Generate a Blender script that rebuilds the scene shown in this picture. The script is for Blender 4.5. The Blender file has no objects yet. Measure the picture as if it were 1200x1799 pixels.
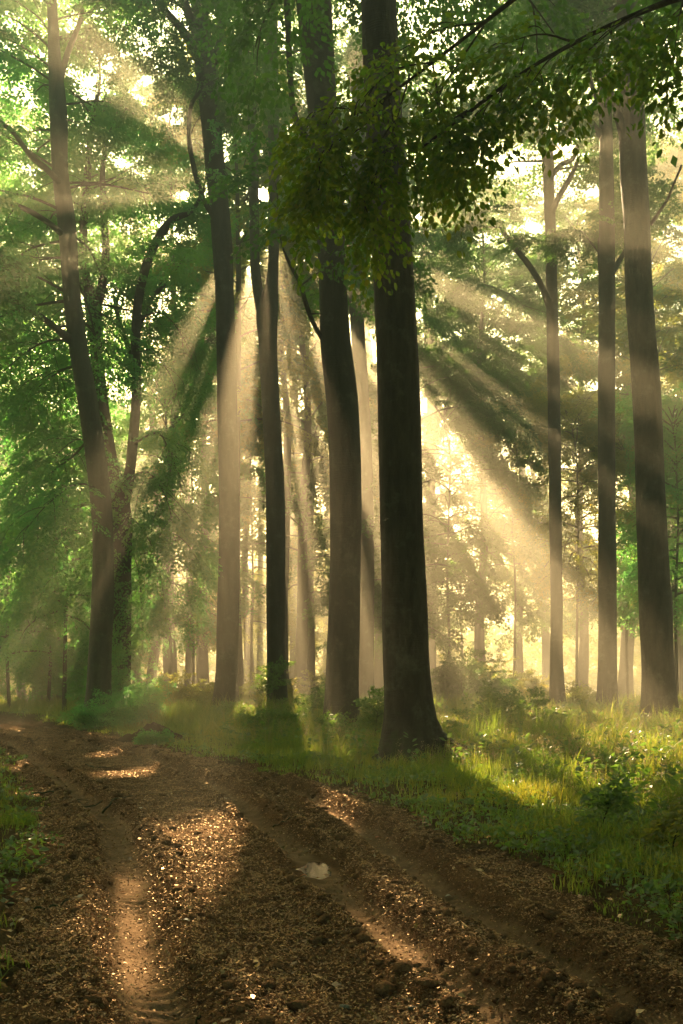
import bpy, math, random
import numpy as np
from mathutils import Vector

# ------------------------------------------------------------------ camera, sky, sun, exposure
C = bpy.context.scene.collection
sc = bpy.context.scene
F, HOR, CX, EYE = 1750.0, 1205.0, 600.0, 1.5       # focal length and horizon of the 1200x1799 photograph
cam = bpy.data.cameras.new('camera'); camo = bpy.data.objects.new('camera', cam); C.objects.link(camo)
cam.sensor_fit = 'VERTICAL'; cam.sensor_height = 36.0; cam.sensor_width = 24.0
cam.lens = 36.0*F/1799.0
cam.shift_y = (HOR-899.5)/1799.0
cam.clip_end = 3000
camo.location = (0, 0, EYE); camo.rotation_euler = (math.radians(90), 0, 0)
sc.camera = camo

SUN_AZ = math.radians(-4.5); SUN_EL = math.radians(26.2)
S = np.array([math.sin(SUN_AZ)*math.cos(SUN_EL), math.cos(SUN_AZ)*math.cos(SUN_EL), math.sin(SUN_EL)])
SU = np.array([math.cos(SUN_AZ), -math.sin(SUN_AZ), 0.0])
SV = np.array([-math.sin(SUN_EL)*math.sin(SUN_AZ), -math.sin(SUN_EL)*math.cos(SUN_AZ), math.cos(SUN_EL)])
EYEP = np.array([0, 0, EYE])

w = bpy.data.worlds.new('World'); sc.world = w; w.use_nodes = True
nt = w.node_tree; nt.nodes.clear()
sky = nt.nodes.new('ShaderNodeTexSky'); sky.sky_type = 'NISHITA'; sky.sun_disc = False
sky.sun_elevation = SUN_EL; sky.sun_rotation = SUN_AZ
sky.air_density = 1.6; sky.dust_density = 3.0; sky.ozone_density = 0.6
tint = nt.nodes.new('ShaderNodeMix'); tint.data_type = 'RGBA'; tint.blend_type = 'MULTIPLY'
tint.inputs[0].default_value = 1.0; tint.inputs[7].default_value = (.66, .78, .56, 1)
bg = nt.nodes.new('ShaderNodeBackground'); bg.inputs[1].default_value = 0.05
wo = nt.nodes.new('ShaderNodeOutputWorld')
nt.links.new(sky.outputs[0], tint.inputs[6]); nt.links.new(tint.outputs[2], bg.inputs[0]); nt.links.new(bg.outputs[0], wo.inputs[0])

sl = bpy.data.lights.new('sun', 'SUN'); sl.energy = 5.0; sl.angle = math.radians(0.5); sl.color = (1.0, 0.72, 0.39)
so = bpy.data.objects.new('sun', sl); C.objects.link(so)
so.rotation_euler = Vector(S).to_track_quat('Z', 'Y').to_euler()

sc.view_settings.view_transform = 'Standard'; sc.view_settings.look = 'None'
sc.view_settings.gamma = 1.0; sc.view_settings.use_curve_mapping = False
sc.view_settings.exposure = 2.75
sc.render.engine = 'CYCLES'
cy = sc.cycles
cy.max_bounces = 6; cy.diffuse_bounces = 3; cy.glossy_bounces = 2; cy.transmission_bounces = 4
cy.volume_bounces = 0; cy.transparent_max_bounces = 8
cy.caustics_reflective = False; cy.caustics_refractive = False
cy.sample_clamp_indirect = 4.0; cy.sample_clamp_direct = 0.0
cy.use_denoising = True
try: cy.denoiser = 'OPENIMAGEDENOISE'
except Exception: pass

HAZE = 0.0068

# ------------------------------------------------------------------ helpers
rng = np.random.default_rng(7)
random.seed(7)
def P(px, py, Y): return np.array([(px-CX)/F*Y, Y, EYE+(HOR-py)/F*Y])

def hash2(ix, iy, seed):
    h = (ix.astype(np.int64)*374761393 + iy.astype(np.int64)*668265263 + seed*1442695041) & 0xffffffff
    h = ((h ^ (h >> 13))*1274126177) & 0xffffffff
    h = h ^ (h >> 16)
    return (h & 0xffff)/65535.0
def vnoise(x, y, seed=0):
    x = np.asarray(x, float); y = np.asarray(y, float)
    ix = np.floor(x); iy = np.floor(y); fx = x-ix; fy = y-iy
    fx = fx*fx*(3-2*fx); fy = fy*fy*(3-2*fy)
    a = hash2(ix, iy, seed); b = hash2(ix+1, iy, seed); c = hash2(ix, iy+1, seed); d = hash2(ix+1, iy+1, seed)
    return (a*(1-fx)+b*fx)*(1-fy)+(c*(1-fx)+d*fx)*fy*1.0 - 0.5
def fbm(x, y, seed=0, o=4):
    s = 0; a = 1.0; f = 1.0
    for k in range(o):
        s = s + a*vnoise(x*f+13.7*k, y*f-7.1*k, seed+k); a *= 0.5; f *= 2.03
    return s
def sstep(a, b, x):
    t = np.clip((x-a)/(b-a), 0, 1); return t*t*(3-2*t)

def tag(o, label=None, cat=None, group=None, kind=None):
    if label: o['label'] = label
    if cat: o['category'] = cat
    if group: o['group'] = group
    if kind: o['kind'] = kind
    return o
def empty(name, loc, label, cat, group=None):
    o = bpy.data.objects.new(name, None); C.objects.link(o); o.location = tuple(loc); o.empty_display_size = .2
    return tag(o, label, cat, group)

def mesh_obj(name, V, faces, mat, parent=None, smooth=True, attr=None):
    """V (n,3); faces: list of int arrays (m,k); attr: per-face float list matching faces order"""
    V = np.asarray(V, dtype=np.float32)
    if parent is not None: V = V - np.array(parent.location, dtype=np.float32)
    me = bpy.data.meshes.new(name)
    fl = [np.asarray(f, dtype=np.int32) for f in faces if len(f)]
    loops = np.concatenate([f.ravel() for f in fl])
    tot = np.concatenate([np.full(len(f), f.shape[1], np.int32) for f in fl])
    start = np.concatenate([[0], np.cumsum(tot)[:-1]]).astype(np.int32)
    me.vertices.add(len(V)); me.vertices.foreach_set('co', V.ravel())
    me.loops.add(len(loops)); me.loops.foreach_set('vertex_index', loops)
    me.polygons.add(len(tot)); me.polygons.foreach_set('loop_start', start)
    try: me.polygons.foreach_set('loop_total', tot)
    except Exception: pass
    me.update(calc_edges=True)
    if smooth: me.polygons.foreach_set('use_smooth', np.ones(len(tot), dtype=bool))
    else: me.polygons.foreach_set('use_smooth', np.zeros(len(tot), dtype=bool))
    if attr is not None:
        a = me.attributes.new('tone', 'FLOAT', 'FACE'); a.data.foreach_set('value', np.asarray(attr, dtype=np.float32))
    me.materials.append(mat)
    o = bpy.data.objects.new(name, me); C.objects.link(o)
    if parent is not None: o.parent = parent
    return o

# ---- tubes
def resample(pts, n):
    pts = np.asarray(pts, float)
    d = np.concatenate([[0], np.cumsum(np.linalg.norm(np.diff(pts[:, :3], axis=0), axis=1))])
    m = np.gradient(pts, d, axis=0) if len(pts) > 2 else np.repeat(((pts[1]-pts[0])/max(d[1], 1e-6))[None], 2, 0)
    t = np.linspace(0, d[-1], n); i = np.clip(np.searchsorted(d, t, side='right')-1, 0, len(d)-2)
    h = (d[i+1]-d[i])[:, None]; s = ((t-d[i])[:, None])/h
    return ((2*s**3-3*s**2+1)*pts[i] + (s**3-2*s**2+s)*h*m[i] + (-2*s**3+3*s**2)*pts[i+1] + (s**3-s**2)*h*m[i+1])

class Tubes:
    def __init__(s): s.V = []; s.Q = []; s.T = []; s.n = 0
    def add(s, P3, R, sides=8, radfn=None):
        P3 = np.asarray(P3, float); R = np.asarray(R, float); n = len(P3)
        T = np.gradient(P3, axis=0); T /= np.linalg.norm(T, axis=1)[:, None]+1e-9
        ref = np.array([0.0, 1.0, 0.0]) if abs(T[0][1]) < .8 else np.array([1.0, 0, 0])
        A = np.cross(T, ref); A /= np.linalg.norm(A, axis=1)[:, None]+1e-9
        B = np.cross(T, A)
        th = np.arange(sides)*2*math.pi/sides
        rr = R[:, None]*np.ones(sides)[None]
        if radfn is not None: rr = radfn(rr, P3, th)
        ring = P3[:, None, :] + rr[:, :, None]*(np.cos(th)[None, :, None]*A[:, None, :]+np.sin(th)[None, :, None]*B[:, None, :])
        V = ring.reshape(-1, 3)
        i = np.arange(n-1)[:, None]*sides; j = np.arange(sides)[None]; j2 = (j+1) % sides
        q = np.stack([i+j, i+j2, i+sides+j2, i+sides+j], -1).reshape(-1, 4)
        s.Q.append(q+s.n); s.V.append(V)
        tip = s.n+len(V); s.V.append(P3[-1:]+T[-1:]*R[-1]*.5)
        base = s.n+(n-1)*sides
        s.T.append(np.stack([base+np.arange(sides), base+(np.arange(sides)+1) % sides, np.full(sides, tip)], -1))
        s.n = tip+1
    def build(s, name, mat, parent):
        return mesh_obj(name, np.concatenate(s.V), [np.concatenate(s.Q), np.concatenate(s.T)], mat, parent)

# ------------------------------------------------------------------ materials
def newmat(name):
    m = bpy.data.materials.new(name); m.use_nodes = True; n = m.node_tree; n.nodes.clear()
    o = n.nodes.new('ShaderNodeOutputMaterial'); return m, n, o
def N(n, t, **k):
    x = n.nodes.new(t)
    for a, b in k.items(): setattr(x, a, b)
    return x
def ramp(n, stops):
    r = N(n, 'ShaderNodeValToRGB'); e = r.color_ramp.elements
    while len(e) < len(stops): e.new(.5)
    for k, (p, c) in enumerate(stops): e[k].position = p; e[k].color = (*c, 1)
    return r

def leaf_mat(name, dark, light, trans, tmix=.5, gloss=.04, tcol2=None):
    m, n, o = newmat(name)
    at = N(n, 'ShaderNodeAttribute', attribute_name='tone')
    tc = N(n, 'ShaderNodeNewGeometry')
    no = N(n, 'ShaderNodeTexNoise'); no.inputs['Scale'].default_value = .45; no.inputs['Detail'].default_value = 1
    n.links.new(tc.outputs['Position'], no.inputs['Vector'])
    mx = N(n, 'ShaderNodeMath', operation='ADD'); n.links.new(at.outputs['Fac'], mx.inputs[0])
    sc_ = N(n, 'ShaderNodeMath', operation='MULTIPLY_ADD'); n.links.new(no.outputs['Fac'], sc_.inputs[0]); sc_.inputs[1].default_value = 1.6; sc_.inputs[2].default_value = -.8
    n.links.new(sc_.outputs[0], mx.inputs[1])
    r = ramp(n, [(0.0, dark), (1.0, light)]); n.links.new(mx.outputs[0], r.inputs[0])
    t2 = tcol2 or tuple(min(1, c*1.5) for c in trans)
    r2 = ramp(n, [(0.0, trans), (0.75, t2), (1.0, (t2[0]*1.35, t2[1]*1.05, t2[2]))]); n.links.new(mx.outputs[0], r2.inputs[0])
    d = N(n, 'ShaderNodeBsdfDiffuse'); t = N(n, 'ShaderNodeBsdfTranslucent'); n.links.new(r.outputs[0], d.inputs[0]); n.links.new(r2.outputs[0], t.inputs[0])
    ms = N(n, 'ShaderNodeMixShader'); ms.inputs[0].default_value = tmix; n.links.new(d.outputs[0], ms.inputs[1]); n.links.new(t.outputs[0], ms.inputs[2])
    g = N(n, 'ShaderNodeBsdfGlossy'); g.inputs['Roughness'].default_value = .38; g.inputs[0].default_value = (1, 1, 1, 1)
    m2 = N(n, 'ShaderNodeMixShader'); m2.inputs[0].default_value = gloss; n.links.new(ms.outputs[0], m2.inputs[1]); n.links.new(g.outputs[0], m2.inputs[2])
    n.links.new(m2.outputs[0], o.inputs[0])
    return m

def bark_mat(name, a, b, lichen, scale=1.0):
    m, n, o = newmat(name)
    tc = N(n, 'ShaderNodeNewGeometry')
    mp = N(n, 'ShaderNodeMapping'); mp.inputs['Scale'].default_value = (1, 1, .22); n.links.new(tc.outputs['Position'], mp.inputs[0])
    n1 = N(n, 'ShaderNodeTexNoise'); n1.inputs['Scale'].default_value = 5*scale; n1.inputs['Detail'].default_value = 6; n1.inputs['Roughness'].default_value = .65
    n.links.new(mp.outputs[0], n1.inputs['Vector'])
    r = ramp(n, [(.32, a), (.68, b)]); n.links.new(n1.outputs['Fac'], r.inputs[0])
    n2 = N(n, 'ShaderNodeTexNoise'); n2.inputs['Scale'].default_value = 2.3; n2.inputs['Detail'].default_value = 8; n2.inputs['Roughness'].default_value = .75
    n.links.new(tc.outputs['Position'], n2.inputs['Vector'])
    r2 = ramp(n, [(.53, (0, 0, 0)), (.66, (.75, .75, .75))]); n.links.new(n2.outputs['Fac'], r2.inputs[0])
    mx = N(n, 'ShaderNodeMix', data_type='RGBA'); n.links.new(r2.outputs[0], mx.inputs[0]); n.links.new(r.outputs[0], mx.inputs[6]); mx.inputs[7].default_value = (*lichen, 1)
    # moss creeping up the foot of the stem
    sx = N(n, 'ShaderNodeSeparateXYZ'); n.links.new(tc.outputs['Position'], sx.inputs[0])
    nm = N(n, 'ShaderNodeTexNoise'); nm.inputs['Scale'].default_value = 3.5; nm.inputs['Detail'].default_value = 6; n.links.new(tc.outputs['Position'], nm.inputs['Vector'])
    h1 = N(n, 'ShaderNodeMath', operation='MULTIPLY_ADD'); n.links.new(sx.outputs[2], h1.inputs[0]); h1.inputs[1].default_value = -.35; n.links.new(nm.outputs['Fac'], h1.inputs[2])
    rm = ramp(n, [(.30, (0, 0, 0)), (.45, (.8, .8, .8))]); n.links.new(h1.outputs[0], rm.inputs[0])
    mo = N(n, 'ShaderNodeMix', data_type='RGBA'); n.links.new(rm.outputs[0], mo.inputs[0]); n.links.new(mx.outputs[2], mo.inputs[6]); mo.inputs[7].default_value = (.035, .055, .012, 1)
    # fine horizontal wrinkles of beech bark
    mp3 = N(n, 'ShaderNodeMapping'); mp3.inputs['Scale'].default_value = (3, 3, 26); n.links.new(tc.outputs['Position'], mp3.inputs[0])
    n3 = N(n, 'ShaderNodeTexNoise'); n3.inputs['Scale'].default_value = 1.3; n3.inputs['Detail'].default_value = 3; n.links.new(mp3.outputs[0], n3.inputs['Vector'])
    ad = N(n, 'ShaderNodeMath', operation='MULTIPLY_ADD'); n.links.new(n3.outputs['Fac'], ad.inputs[0]); ad.inputs[1].default_value = .35; n.links.new(n1.outputs['Fac'], ad.inputs[2])
    bp = N(n, 'ShaderNodeBump'); bp.inputs['Strength'].default_value = .9; bp.inputs['Distance'].default_value = .06; n.links.new(ad.outputs[0], bp.inputs['Height'])
    p = N(n, 'ShaderNodeBsdfPrincipled'); p.inputs['Roughness'].default_value = .75; p.inputs['Specular IOR Level'].default_value = .3
    n.links.new(mo.outputs[2], p.inputs['Base Color']); n.links.new(bp.outputs[0], p.inputs['Normal']); n.links.new(p.outputs[0], o.inputs[0])
    return m

M = {}
M['bark'] = bark_mat('bark', (.022, .016, .011), (.075, .058, .04), (.15, .145, .10))
M['bark_green'] = bark_mat('bark_green', (.035, .034, .018), (.11, .10, .06), (.15, .18, .08))
M['bark_dark'] = bark_mat('bark_dark', (.010, .007, .005), (.085, .062, .042), (.15, .14, .10), 1.6)
M['twig'] = bark_mat('twig', (.035, .025, .018), (.08, .06, .04), (.10, .09, .06), 3)
M['leaf'] = leaf_mat('leaf', (.022, .06, .012), (.06, .12, .022), (.13, .32, .03), .55)
M['leaf_green'] = leaf_mat('leaf_green', (.04, .14, .035), (.09, .21, .05), (.15, .60, .12), .6, tcol2=(.32, .72, .12))
M['leaf_gold'] = leaf_mat('leaf_gold', (.05, .09, .015), (.11, .14, .025), (.33, .42, .03), .6, tcol2=(.60, .58, .04))
M['leaf_near'] = leaf_mat('leaf_near', (.025, .06, .010), (.07, .13, .02), (.16, .36, .02), .6, .03, tcol2=(.40, .50, .03))
M['grass'] = leaf_mat('grass', (.05, .11, .016), (.14, .18, .035), (.28, .46, .03), .55, .04, tcol2=(.55, .58, .06))
M['seed'] = leaf_mat('seed', (.20, .14, .07), (.34, .26, .14), (.5, .38, .2), .5, .03)
M['herb'] = leaf_mat('herb', (.04, .09, .02), (.10, .16, .04), (.20, .36, .04), .5, .07)

def soil_mat(name, dark, mid, light, rough=.6, bump=.02):
    m, n, o = newmat(name)
    tc = N(n, 'ShaderNodeNewGeometry')
    n1 = N(n, 'ShaderNodeTexNoise'); n1.inputs['Scale'].default_value = 1.7; n1.inputs['Detail'].default_value = 9; n1.inputs['Roughness'].default_value = .7
    n2 = N(n, 'ShaderNodeTexVoronoi'); n2.inputs['Scale'].default_value = 55
    n4 = N(n, 'ShaderNodeTexNoise'); n4.inputs['Scale'].default_value = 60; n4.inputs['Detail'].default_value = 5
    for x in (n1, n2, n4): n.links.new(tc.outputs['Position'], x.inputs['Vector'])
    r = ramp(n, [(.3, dark), (.52, mid), (.75, light)]); n.links.new(n1.outputs['Fac'], r.inputs[0])
    bw = N(n, 'ShaderNodeRGBToBW'); n.links.new(n2.outputs['Color'], bw.inputs[0])
    mx = N(n, 'ShaderNodeMix', data_type='RGBA', blend_type='MULTIPLY'); mx.inputs[0].default_value = .8
    r3 = ramp(n, [(.1, (.35, .3, .28)), (.6, (1, 1, 1)), (.9, (1.7, 1.4, 1.1))]); n.links.new(bw.outputs[0], r3.inputs[0])
    n.links.new(r.outputs[0], mx.inputs[6]); n.links.new(r3.outputs[0], mx.inputs[7])
    ad = N(n, 'ShaderNodeMath', operation='ADD'); n.links.new(n4.outputs['Fac'], ad.inputs[0]); n.links.new(bw.outputs[0], ad.inputs[1])
    bp = N(n, 'ShaderNodeBump'); bp.inputs['Strength'].default_value = .9; bp.inputs['Distance'].default_value = bump; n.links.new(ad.outputs[0], bp.inputs['Height'])
    p = N(n, 'ShaderNodeBsdfDiffuse'); n.links.new(mx.outputs[2], p.inputs['Color']); n.links.new(bp.outputs[0], p.inputs['Normal'])
    gl = N(n, 'ShaderNodeBsdfGlossy'); gl.inputs['Roughness'].default_value = rough; gl.inputs[0].default_value = (.9, .62, .40, 1); n.links.new(bp.outputs[0], gl.inputs['Normal'])
    ms = N(n, 'ShaderNodeMixShader'); ms.inputs[0].default_value = .06; n.links.new(p.outputs[0], ms.inputs[1]); n.links.new(gl.outputs[0], ms.inputs[2]); n.links.new(ms.outputs[0], o.inputs[0])
    return m
def path_mat():
    m = soil_mat('path_soil', (.03, .017, .009), (.095, .052, .026), (.19, .115, .06)); n = m.node_tree
    df = [x for x in n.nodes if x.type == 'BSDF_DIFFUSE'][0]; gl = [x for x in n.nodes if x.type == 'BSDF_GLOSSY'][0]; bp = [x for x in n.nodes if x.type == 'BUMP'][0]
    at = N(n, 'ShaderNodeAttribute', attribute_name='rut')
    src = df.inputs[0].links[0].from_socket
    tc = N(n, 'ShaderNodeNewGeometry'); no = N(n, 'ShaderNodeTexNoise'); no.inputs['Scale'].default_value = 6; no.inputs['Detail'].default_value = 8; n.links.new(tc.outputs['Position'], no.inputs['Vector'])
    r = ramp(n, [(.3, (.10, .062, .036)), (.7, (.26, .17, .10))]); n.links.new(no.outputs['Fac'], r.inputs[0])
    mx = N(n, 'ShaderNodeMix', data_type='RGBA'); n.links.new(at.outputs['Fac'], mx.inputs[0]); n.links.new(src, mx.inputs[6]); n.links.new(r.outputs[0], mx.inputs[7])
    n.links.new(mx.outputs[2], df.inputs[0])
    iv = N(n, 'ShaderNodeMath', operation='MULTIPLY_ADD'); n.links.new(at.outputs['Fac'], iv.inputs[0]); iv.inputs[1].default_value = -.6; iv.inputs[2].default_value = .9; n.links.new(iv.outputs[0], bp.inputs['Strength'])
    rg_ = N(n, 'ShaderNodeMath', operation='MULTIPLY_ADD'); n.links.new(at.outputs['Fac'], rg_.inputs[0]); rg_.inputs[1].default_value = -.08; rg_.inputs[2].default_value = .62; n.links.new(rg_.outputs[0], gl.inputs['Roughness'])
    return m
M['soil'] = soil_mat('soil', (.05, .028, .015), (.13, .072, .036), (.22, .135, .07))
M['forest_floor'] = soil_mat('forest_floor', (.03, .03, .012), (.06, .05, .02), (.10, .085, .03), .8)
M['mud'] = soil_mat('mud', (.025, .016, .010), (.055, .034, .02), (.09, .06, .035), .5)

def chip_mat(name, stops, rough=.55, trans=0.12):
    m, n, o = newmat(name)
    at = N(n, 'ShaderNodeAttribute', attribute_name='tone')
    r = ramp(n, stops); n.links.new(at.outputs['Fac'], r.inputs[0])
    df = N(n, 'ShaderNodeBsdfDiffuse'); n.links.new(r.outputs[0], df.inputs[0])
    gl = N(n, 'ShaderNodeBsdfGlossy'); gl.inputs['Roughness'].default_value = rough-.15; gl.inputs[0].default_value = (1, .72, .45, 1)
    p = N(n, 'ShaderNodeMixShader'); p.inputs[0].default_value = .26; n.links.new(df.outputs[0], p.inputs[1]); n.links.new(gl.outputs[0], p.inputs[2])
    t = N(n, 'ShaderNodeBsdfTranslucent'); n.links.new(r.outputs[0], t.inputs[0])
    ms = N(n, 'ShaderNodeMixShader'); ms.inputs[0].default_value = trans; n.links.new(p.outputs[0], ms.inputs[1]); n.links.new(t.outputs[0], ms.inputs[2])
    n.links.new(ms.outputs[0], o.inputs[0]); return m
M['chips'] = chip_mat('chips', [(0, (.03, .012, .005)), (.4, (.20, .088, .032)), (.75, (.42, .22, .085)), (1, (.65, .48, .25))])
M['dead_leaf'] = chip_mat('dead_leaf', [(0, (.10, .05, .02)), (.4, (.28, .12, .035)), (.7, (.38, .28, .14)), (1, (.5, .44, .32))], .35, .25)

# ------------------------------------------------------------------ terrain
ED = np.array([0, 3, 4.5, 6, 9, 13.5, 16, 21, 28, 36, 48, 70, 110.])
EL = np.array([-1.5, -1.62, -1.72, -1.93, -2.7, -4.2, -5.1, -7.0, -10.0, -14.2, -22, -40, -80.])
ER = np.array([2.2, 2.15, 2.1, 1.95, 1.27, .39, -.7, -3.0, -6.2, -10.3, -17, -34, -74.])
def edge_l(y): return np.interp(y, ED, EL)
def edge_r(y): return np.interp(y, ED, ER)
def wob(y, s): return .26*vnoise(y*1.1, y*0+s, 3)*2 + .16*vnoise(y*3.3, y*0+s, 5)*2 + .08*vnoise(y*9, y*0+s, 6)*2
def pathmask(x, y):
    l = edge_l(y)+wob(y, 1.3); r = edge_r(y)+wob(y, 9.3)
    return sstep(-.15, .22, x-l)*sstep(-.15, .22, r-x)
RUTS = [([4.0, 4.5, 5.9, 8, 11.2, 16, 27.6, 45], [-.72, -.8, -1.22, -1.7, -2.55, -4.5, -9.2, -19], .20),
        ([3.5, 4.57, 5.5, 6.65, 8.47, 11, 14.2, 20, 30, 45], [1.0, .78, .45, .15, -.22, -.85, -1.62, -3.7, -8.0, -16], .17),
        ([3.5, 4.73, 6.3, 9.2, 12, 15, 20], [1.75, 1.38, .97, .47, -.1, -.85, -2.4], .17)]
def rutfield(x, y):
    g = 0; rim = 0
    for k, (yy, xx, wd) in enumerate(RUTS):
        d = (x-np.interp(y, yy, xx)-.04*vnoise(y*1.5, y*0, 20+k))/wd
        fade = 1-sstep(15, 25, y) if k == 2 else 1
        g = g+np.exp(-np.abs(d)**3)*fade
        rim = rim+(np.exp(-((d-1.7)/.6)**2)+np.exp(-((d+1.7)/.6)**2))*fade
    return np.clip(g, 0, 1), np.clip(rim, 0, 1)
PUD = P(553, 1515, 8.47)
PUD_Z = -.07
def base_h(x, y):
    m = pathmask(x, y)
    z = .10*fbm(x*.12, y*.12, 31, 3)*sstep(6, 20, y)
    bank = (1-m)*(.035+.06*fbm(x*.9, y*.9, 33, 3)) + (1-m)*.22*sstep(29, 44, y)
    return z*.5+bank, m
def ground_h(x, y, fine=True):
    x = np.asarray(x, float); y = np.asarray(y, float)
    z, m = base_h(x, y)
    if fine:
        g, rim = rutfield(x, y)
        rough = fbm(x*2.2, y*2.2, 41, 3)*.035 + fbm(x*9, y*9, 45, 3)*.022*(1-.7*g) + np.abs(fbm(x*5, y*5, 52, 3))*.05*rim
        tread = .011*np.sin((y+.25*x+.09*vnoise(x*2, y*2.3, 71))*2*math.pi/.12)*g*np.clip(vnoise(x*1.5, y*1.5, 72)*2.6+.3, 0, 1)
        z = z+m*(rough-.11*g+.075*rim+tread)
        e = np.sqrt(((x-PUD[0]+.25*(y-PUD[1])*.3)/.13)**2+((y-PUD[1])/.46)**2)+.5*fbm(x*7, y*4, 75, 3)
        wp = 1-sstep(1.9, 3.0, e)
        z = z*(1-wp)+wp*(PUD_Z+.022*(np.clip(e, 0, 2.6)-1)+.006*fbm(x*20, y*20, 76, 2))
    return z
def gh(x, y): return float(ground_h(np.array([x]), np.array([y]))[0])

def grid(xs, ys, zf):
    X = xs; Y = ys
    nr, nc = X.shape
    V = np.stack([X, Y, zf(X, Y)], -1).reshape(-1, 3)
    i = np.arange(nr-1)[:, None]*nc+np.arange(nc-1)[None]
    q = np.stack([i, i+1, i+nc+1, i+nc], -1).reshape(-1, 4)
    return V, q
# ground: one sheet to the far wood edge, inside the haze
gy = np.concatenate([np.linspace(-28, 2, 20), np.linspace(2.2, 14, 150), np.linspace(14.2, 60, 180), np.linspace(61, 255, 60)])
gx = np.concatenate([np.linspace(-155, -22, 40), np.linspace(-21.6, 22, 300), np.linspace(22.6, 155, 40)])
X, Y = np.meshgrid(gx, gy)
def gz(X, Y):
    z, m = base_h(X, Y); return z-.16*sstep(.05, .6, m)
V, q = grid(X, Y, gz)
tag(mesh_obj('ground', V, [q], M['forest_floor']), 'dark leafy woodland floor under the grass and trees', None, None, 'structure')
# path
ty = np.concatenate([np.linspace(1.5, 4, 40), 4*np.exp(np.linspace(0.002, math.log(60/4.), 760))])
tt = np.linspace(-.06, 1.06, 300)
Yp = np.repeat(ty[:, None], len(tt), 1)
Xp = (edge_l(ty)-.1)[:, None]+tt[None]*(edge_r(ty)-edge_l(ty)+.2)[:, None]
def pz(X, Y):
    z = ground_h(X, Y); m = pathmask(X, Y); return z+.004-.12*(1-sstep(.0, .35, m))
V, q = grid(Xp, Yp, pz)
M['path_soil'] = path_mat()
po = mesh_obj('path', V, [q], M['path_soil'])
g_, rim_ = rutfield(V[:, 0], V[:, 1]); a_ = po.data.attributes.new('rut', 'FLOAT', 'POINT')
a_.data.foreach_set('value', np.clip(sstep(.35, .8, g_+.35*fbm(V[:, 0]*3, V[:, 1]*3, 131, 3)), 0, 1).astype(np.float32))
tag(po, 'brown rutted dirt track strewn with wood chips', None, None, 'structure')
# puddle
m, n, o = newmat('water'); p = N(n, 'ShaderNodeBsdfPrincipled'); p.inputs['Base Color'].default_value = (.03, .025, .015, 1); p.inputs['Roughness'].default_value = .03
wn = N(n, 'ShaderNodeTexNoise'); wn.inputs['Scale'].default_value = 14; wn.inputs['Detail'].default_value = 3; wg = N(n, 'ShaderNodeNewGeometry'); n.links.new(wg.outputs['Position'], wn.inputs['Vector'])
wb = N(n, 'ShaderNodeBump'); wb.inputs['Strength'].default_value = .07; wb.inputs['Distance'].default_value = .01; n.links.new(wn.outputs['Fac'], wb.inputs['Height']); n.links.new(wb.outputs[0], p.inputs['Normal'])
n.links.new(p.outputs[0], o.inputs[0]); M['water'] = m
th = np.linspace(0, 2*math.pi, 96, endpoint=False); rr = 1+.05*np.sin(2*th+.6)
zc = PUD_Z
V = np.stack([PUD[0]+.21*rr*np.cos(th)-.05*np.sin(th), PUD[1]+.72*rr*np.sin(th), np.full(96, zc)], -1)
tag(mesh_obj('puddle', V, [np.arange(96)[None]], M['water'], None, False), 'small shiny rain puddle lying in the wheel rut', None, None, 'structure')

# ------------------------------------------------------------------ sun gaps in the canopy (tubes along the sun direction)
TUBES = []
def tube_dir(px, py, rho, r, e=1.0):
    d = np.array([px-463.0, 340.0-py]); d /= np.linalg.norm(d)
    TUBES.append((d[0]*rho, d[1]*rho, r, e))
def tube_ground(px, py, r, e=1.0):
    Yd = F*EYE/(py-HOR); g = P(px, py, Yd)-EYEP
    TUBES.append((g@SU, g@SV, r, e))
TUBES.append((0, 0, .40, 1))
tube_dir(100, 65, 3.6, .75); tube_dir(100, 65, 6.4, .6); tube_dir(240, 50, 3.8, .42)
tube_dir(60, 262, 3.2, .45); tube_dir(0, 325, 3.6, .55); tube_dir(0, 365, 4.9, .35); tube_dir(150, 150, 5.2, .4)
tube_dir(240, 700, 2.7, .30); tube_dir(215, 760, 5.0, .5)
tube_dir(900, 560, 3.4, .32); tube_dir(900, 505, 5.6, .40); tube_dir(1180, 640, 8.6, .55)
tube_dir(455, 180, 2.4, .22); tube_dir(560, 120, 4.0, .3)
tube_dir(850, 480, 3.0, .2)
for (px, py, rho, r) in [(900, 900, 12, .9), (960, 950, 15, 1.0), (1010, 1000, 19, 1.2), (1060, 1020, 22, 1.2), (1000, 950, 9, .6), (880, 1000, 20, 1.4), (1100, 1000, 16, .8),
                         (520, 1100, 20, 1.5), (440, 1100, 23, 1.6), (420, 1100, 16, .9), (300, 1000, 18, 1.1), (200, 900, 14, .7), (100, 1000, 20, 1.2), (540, 1000, 14, .7)]:
    tube_dir(px, py, rho, r)
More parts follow.
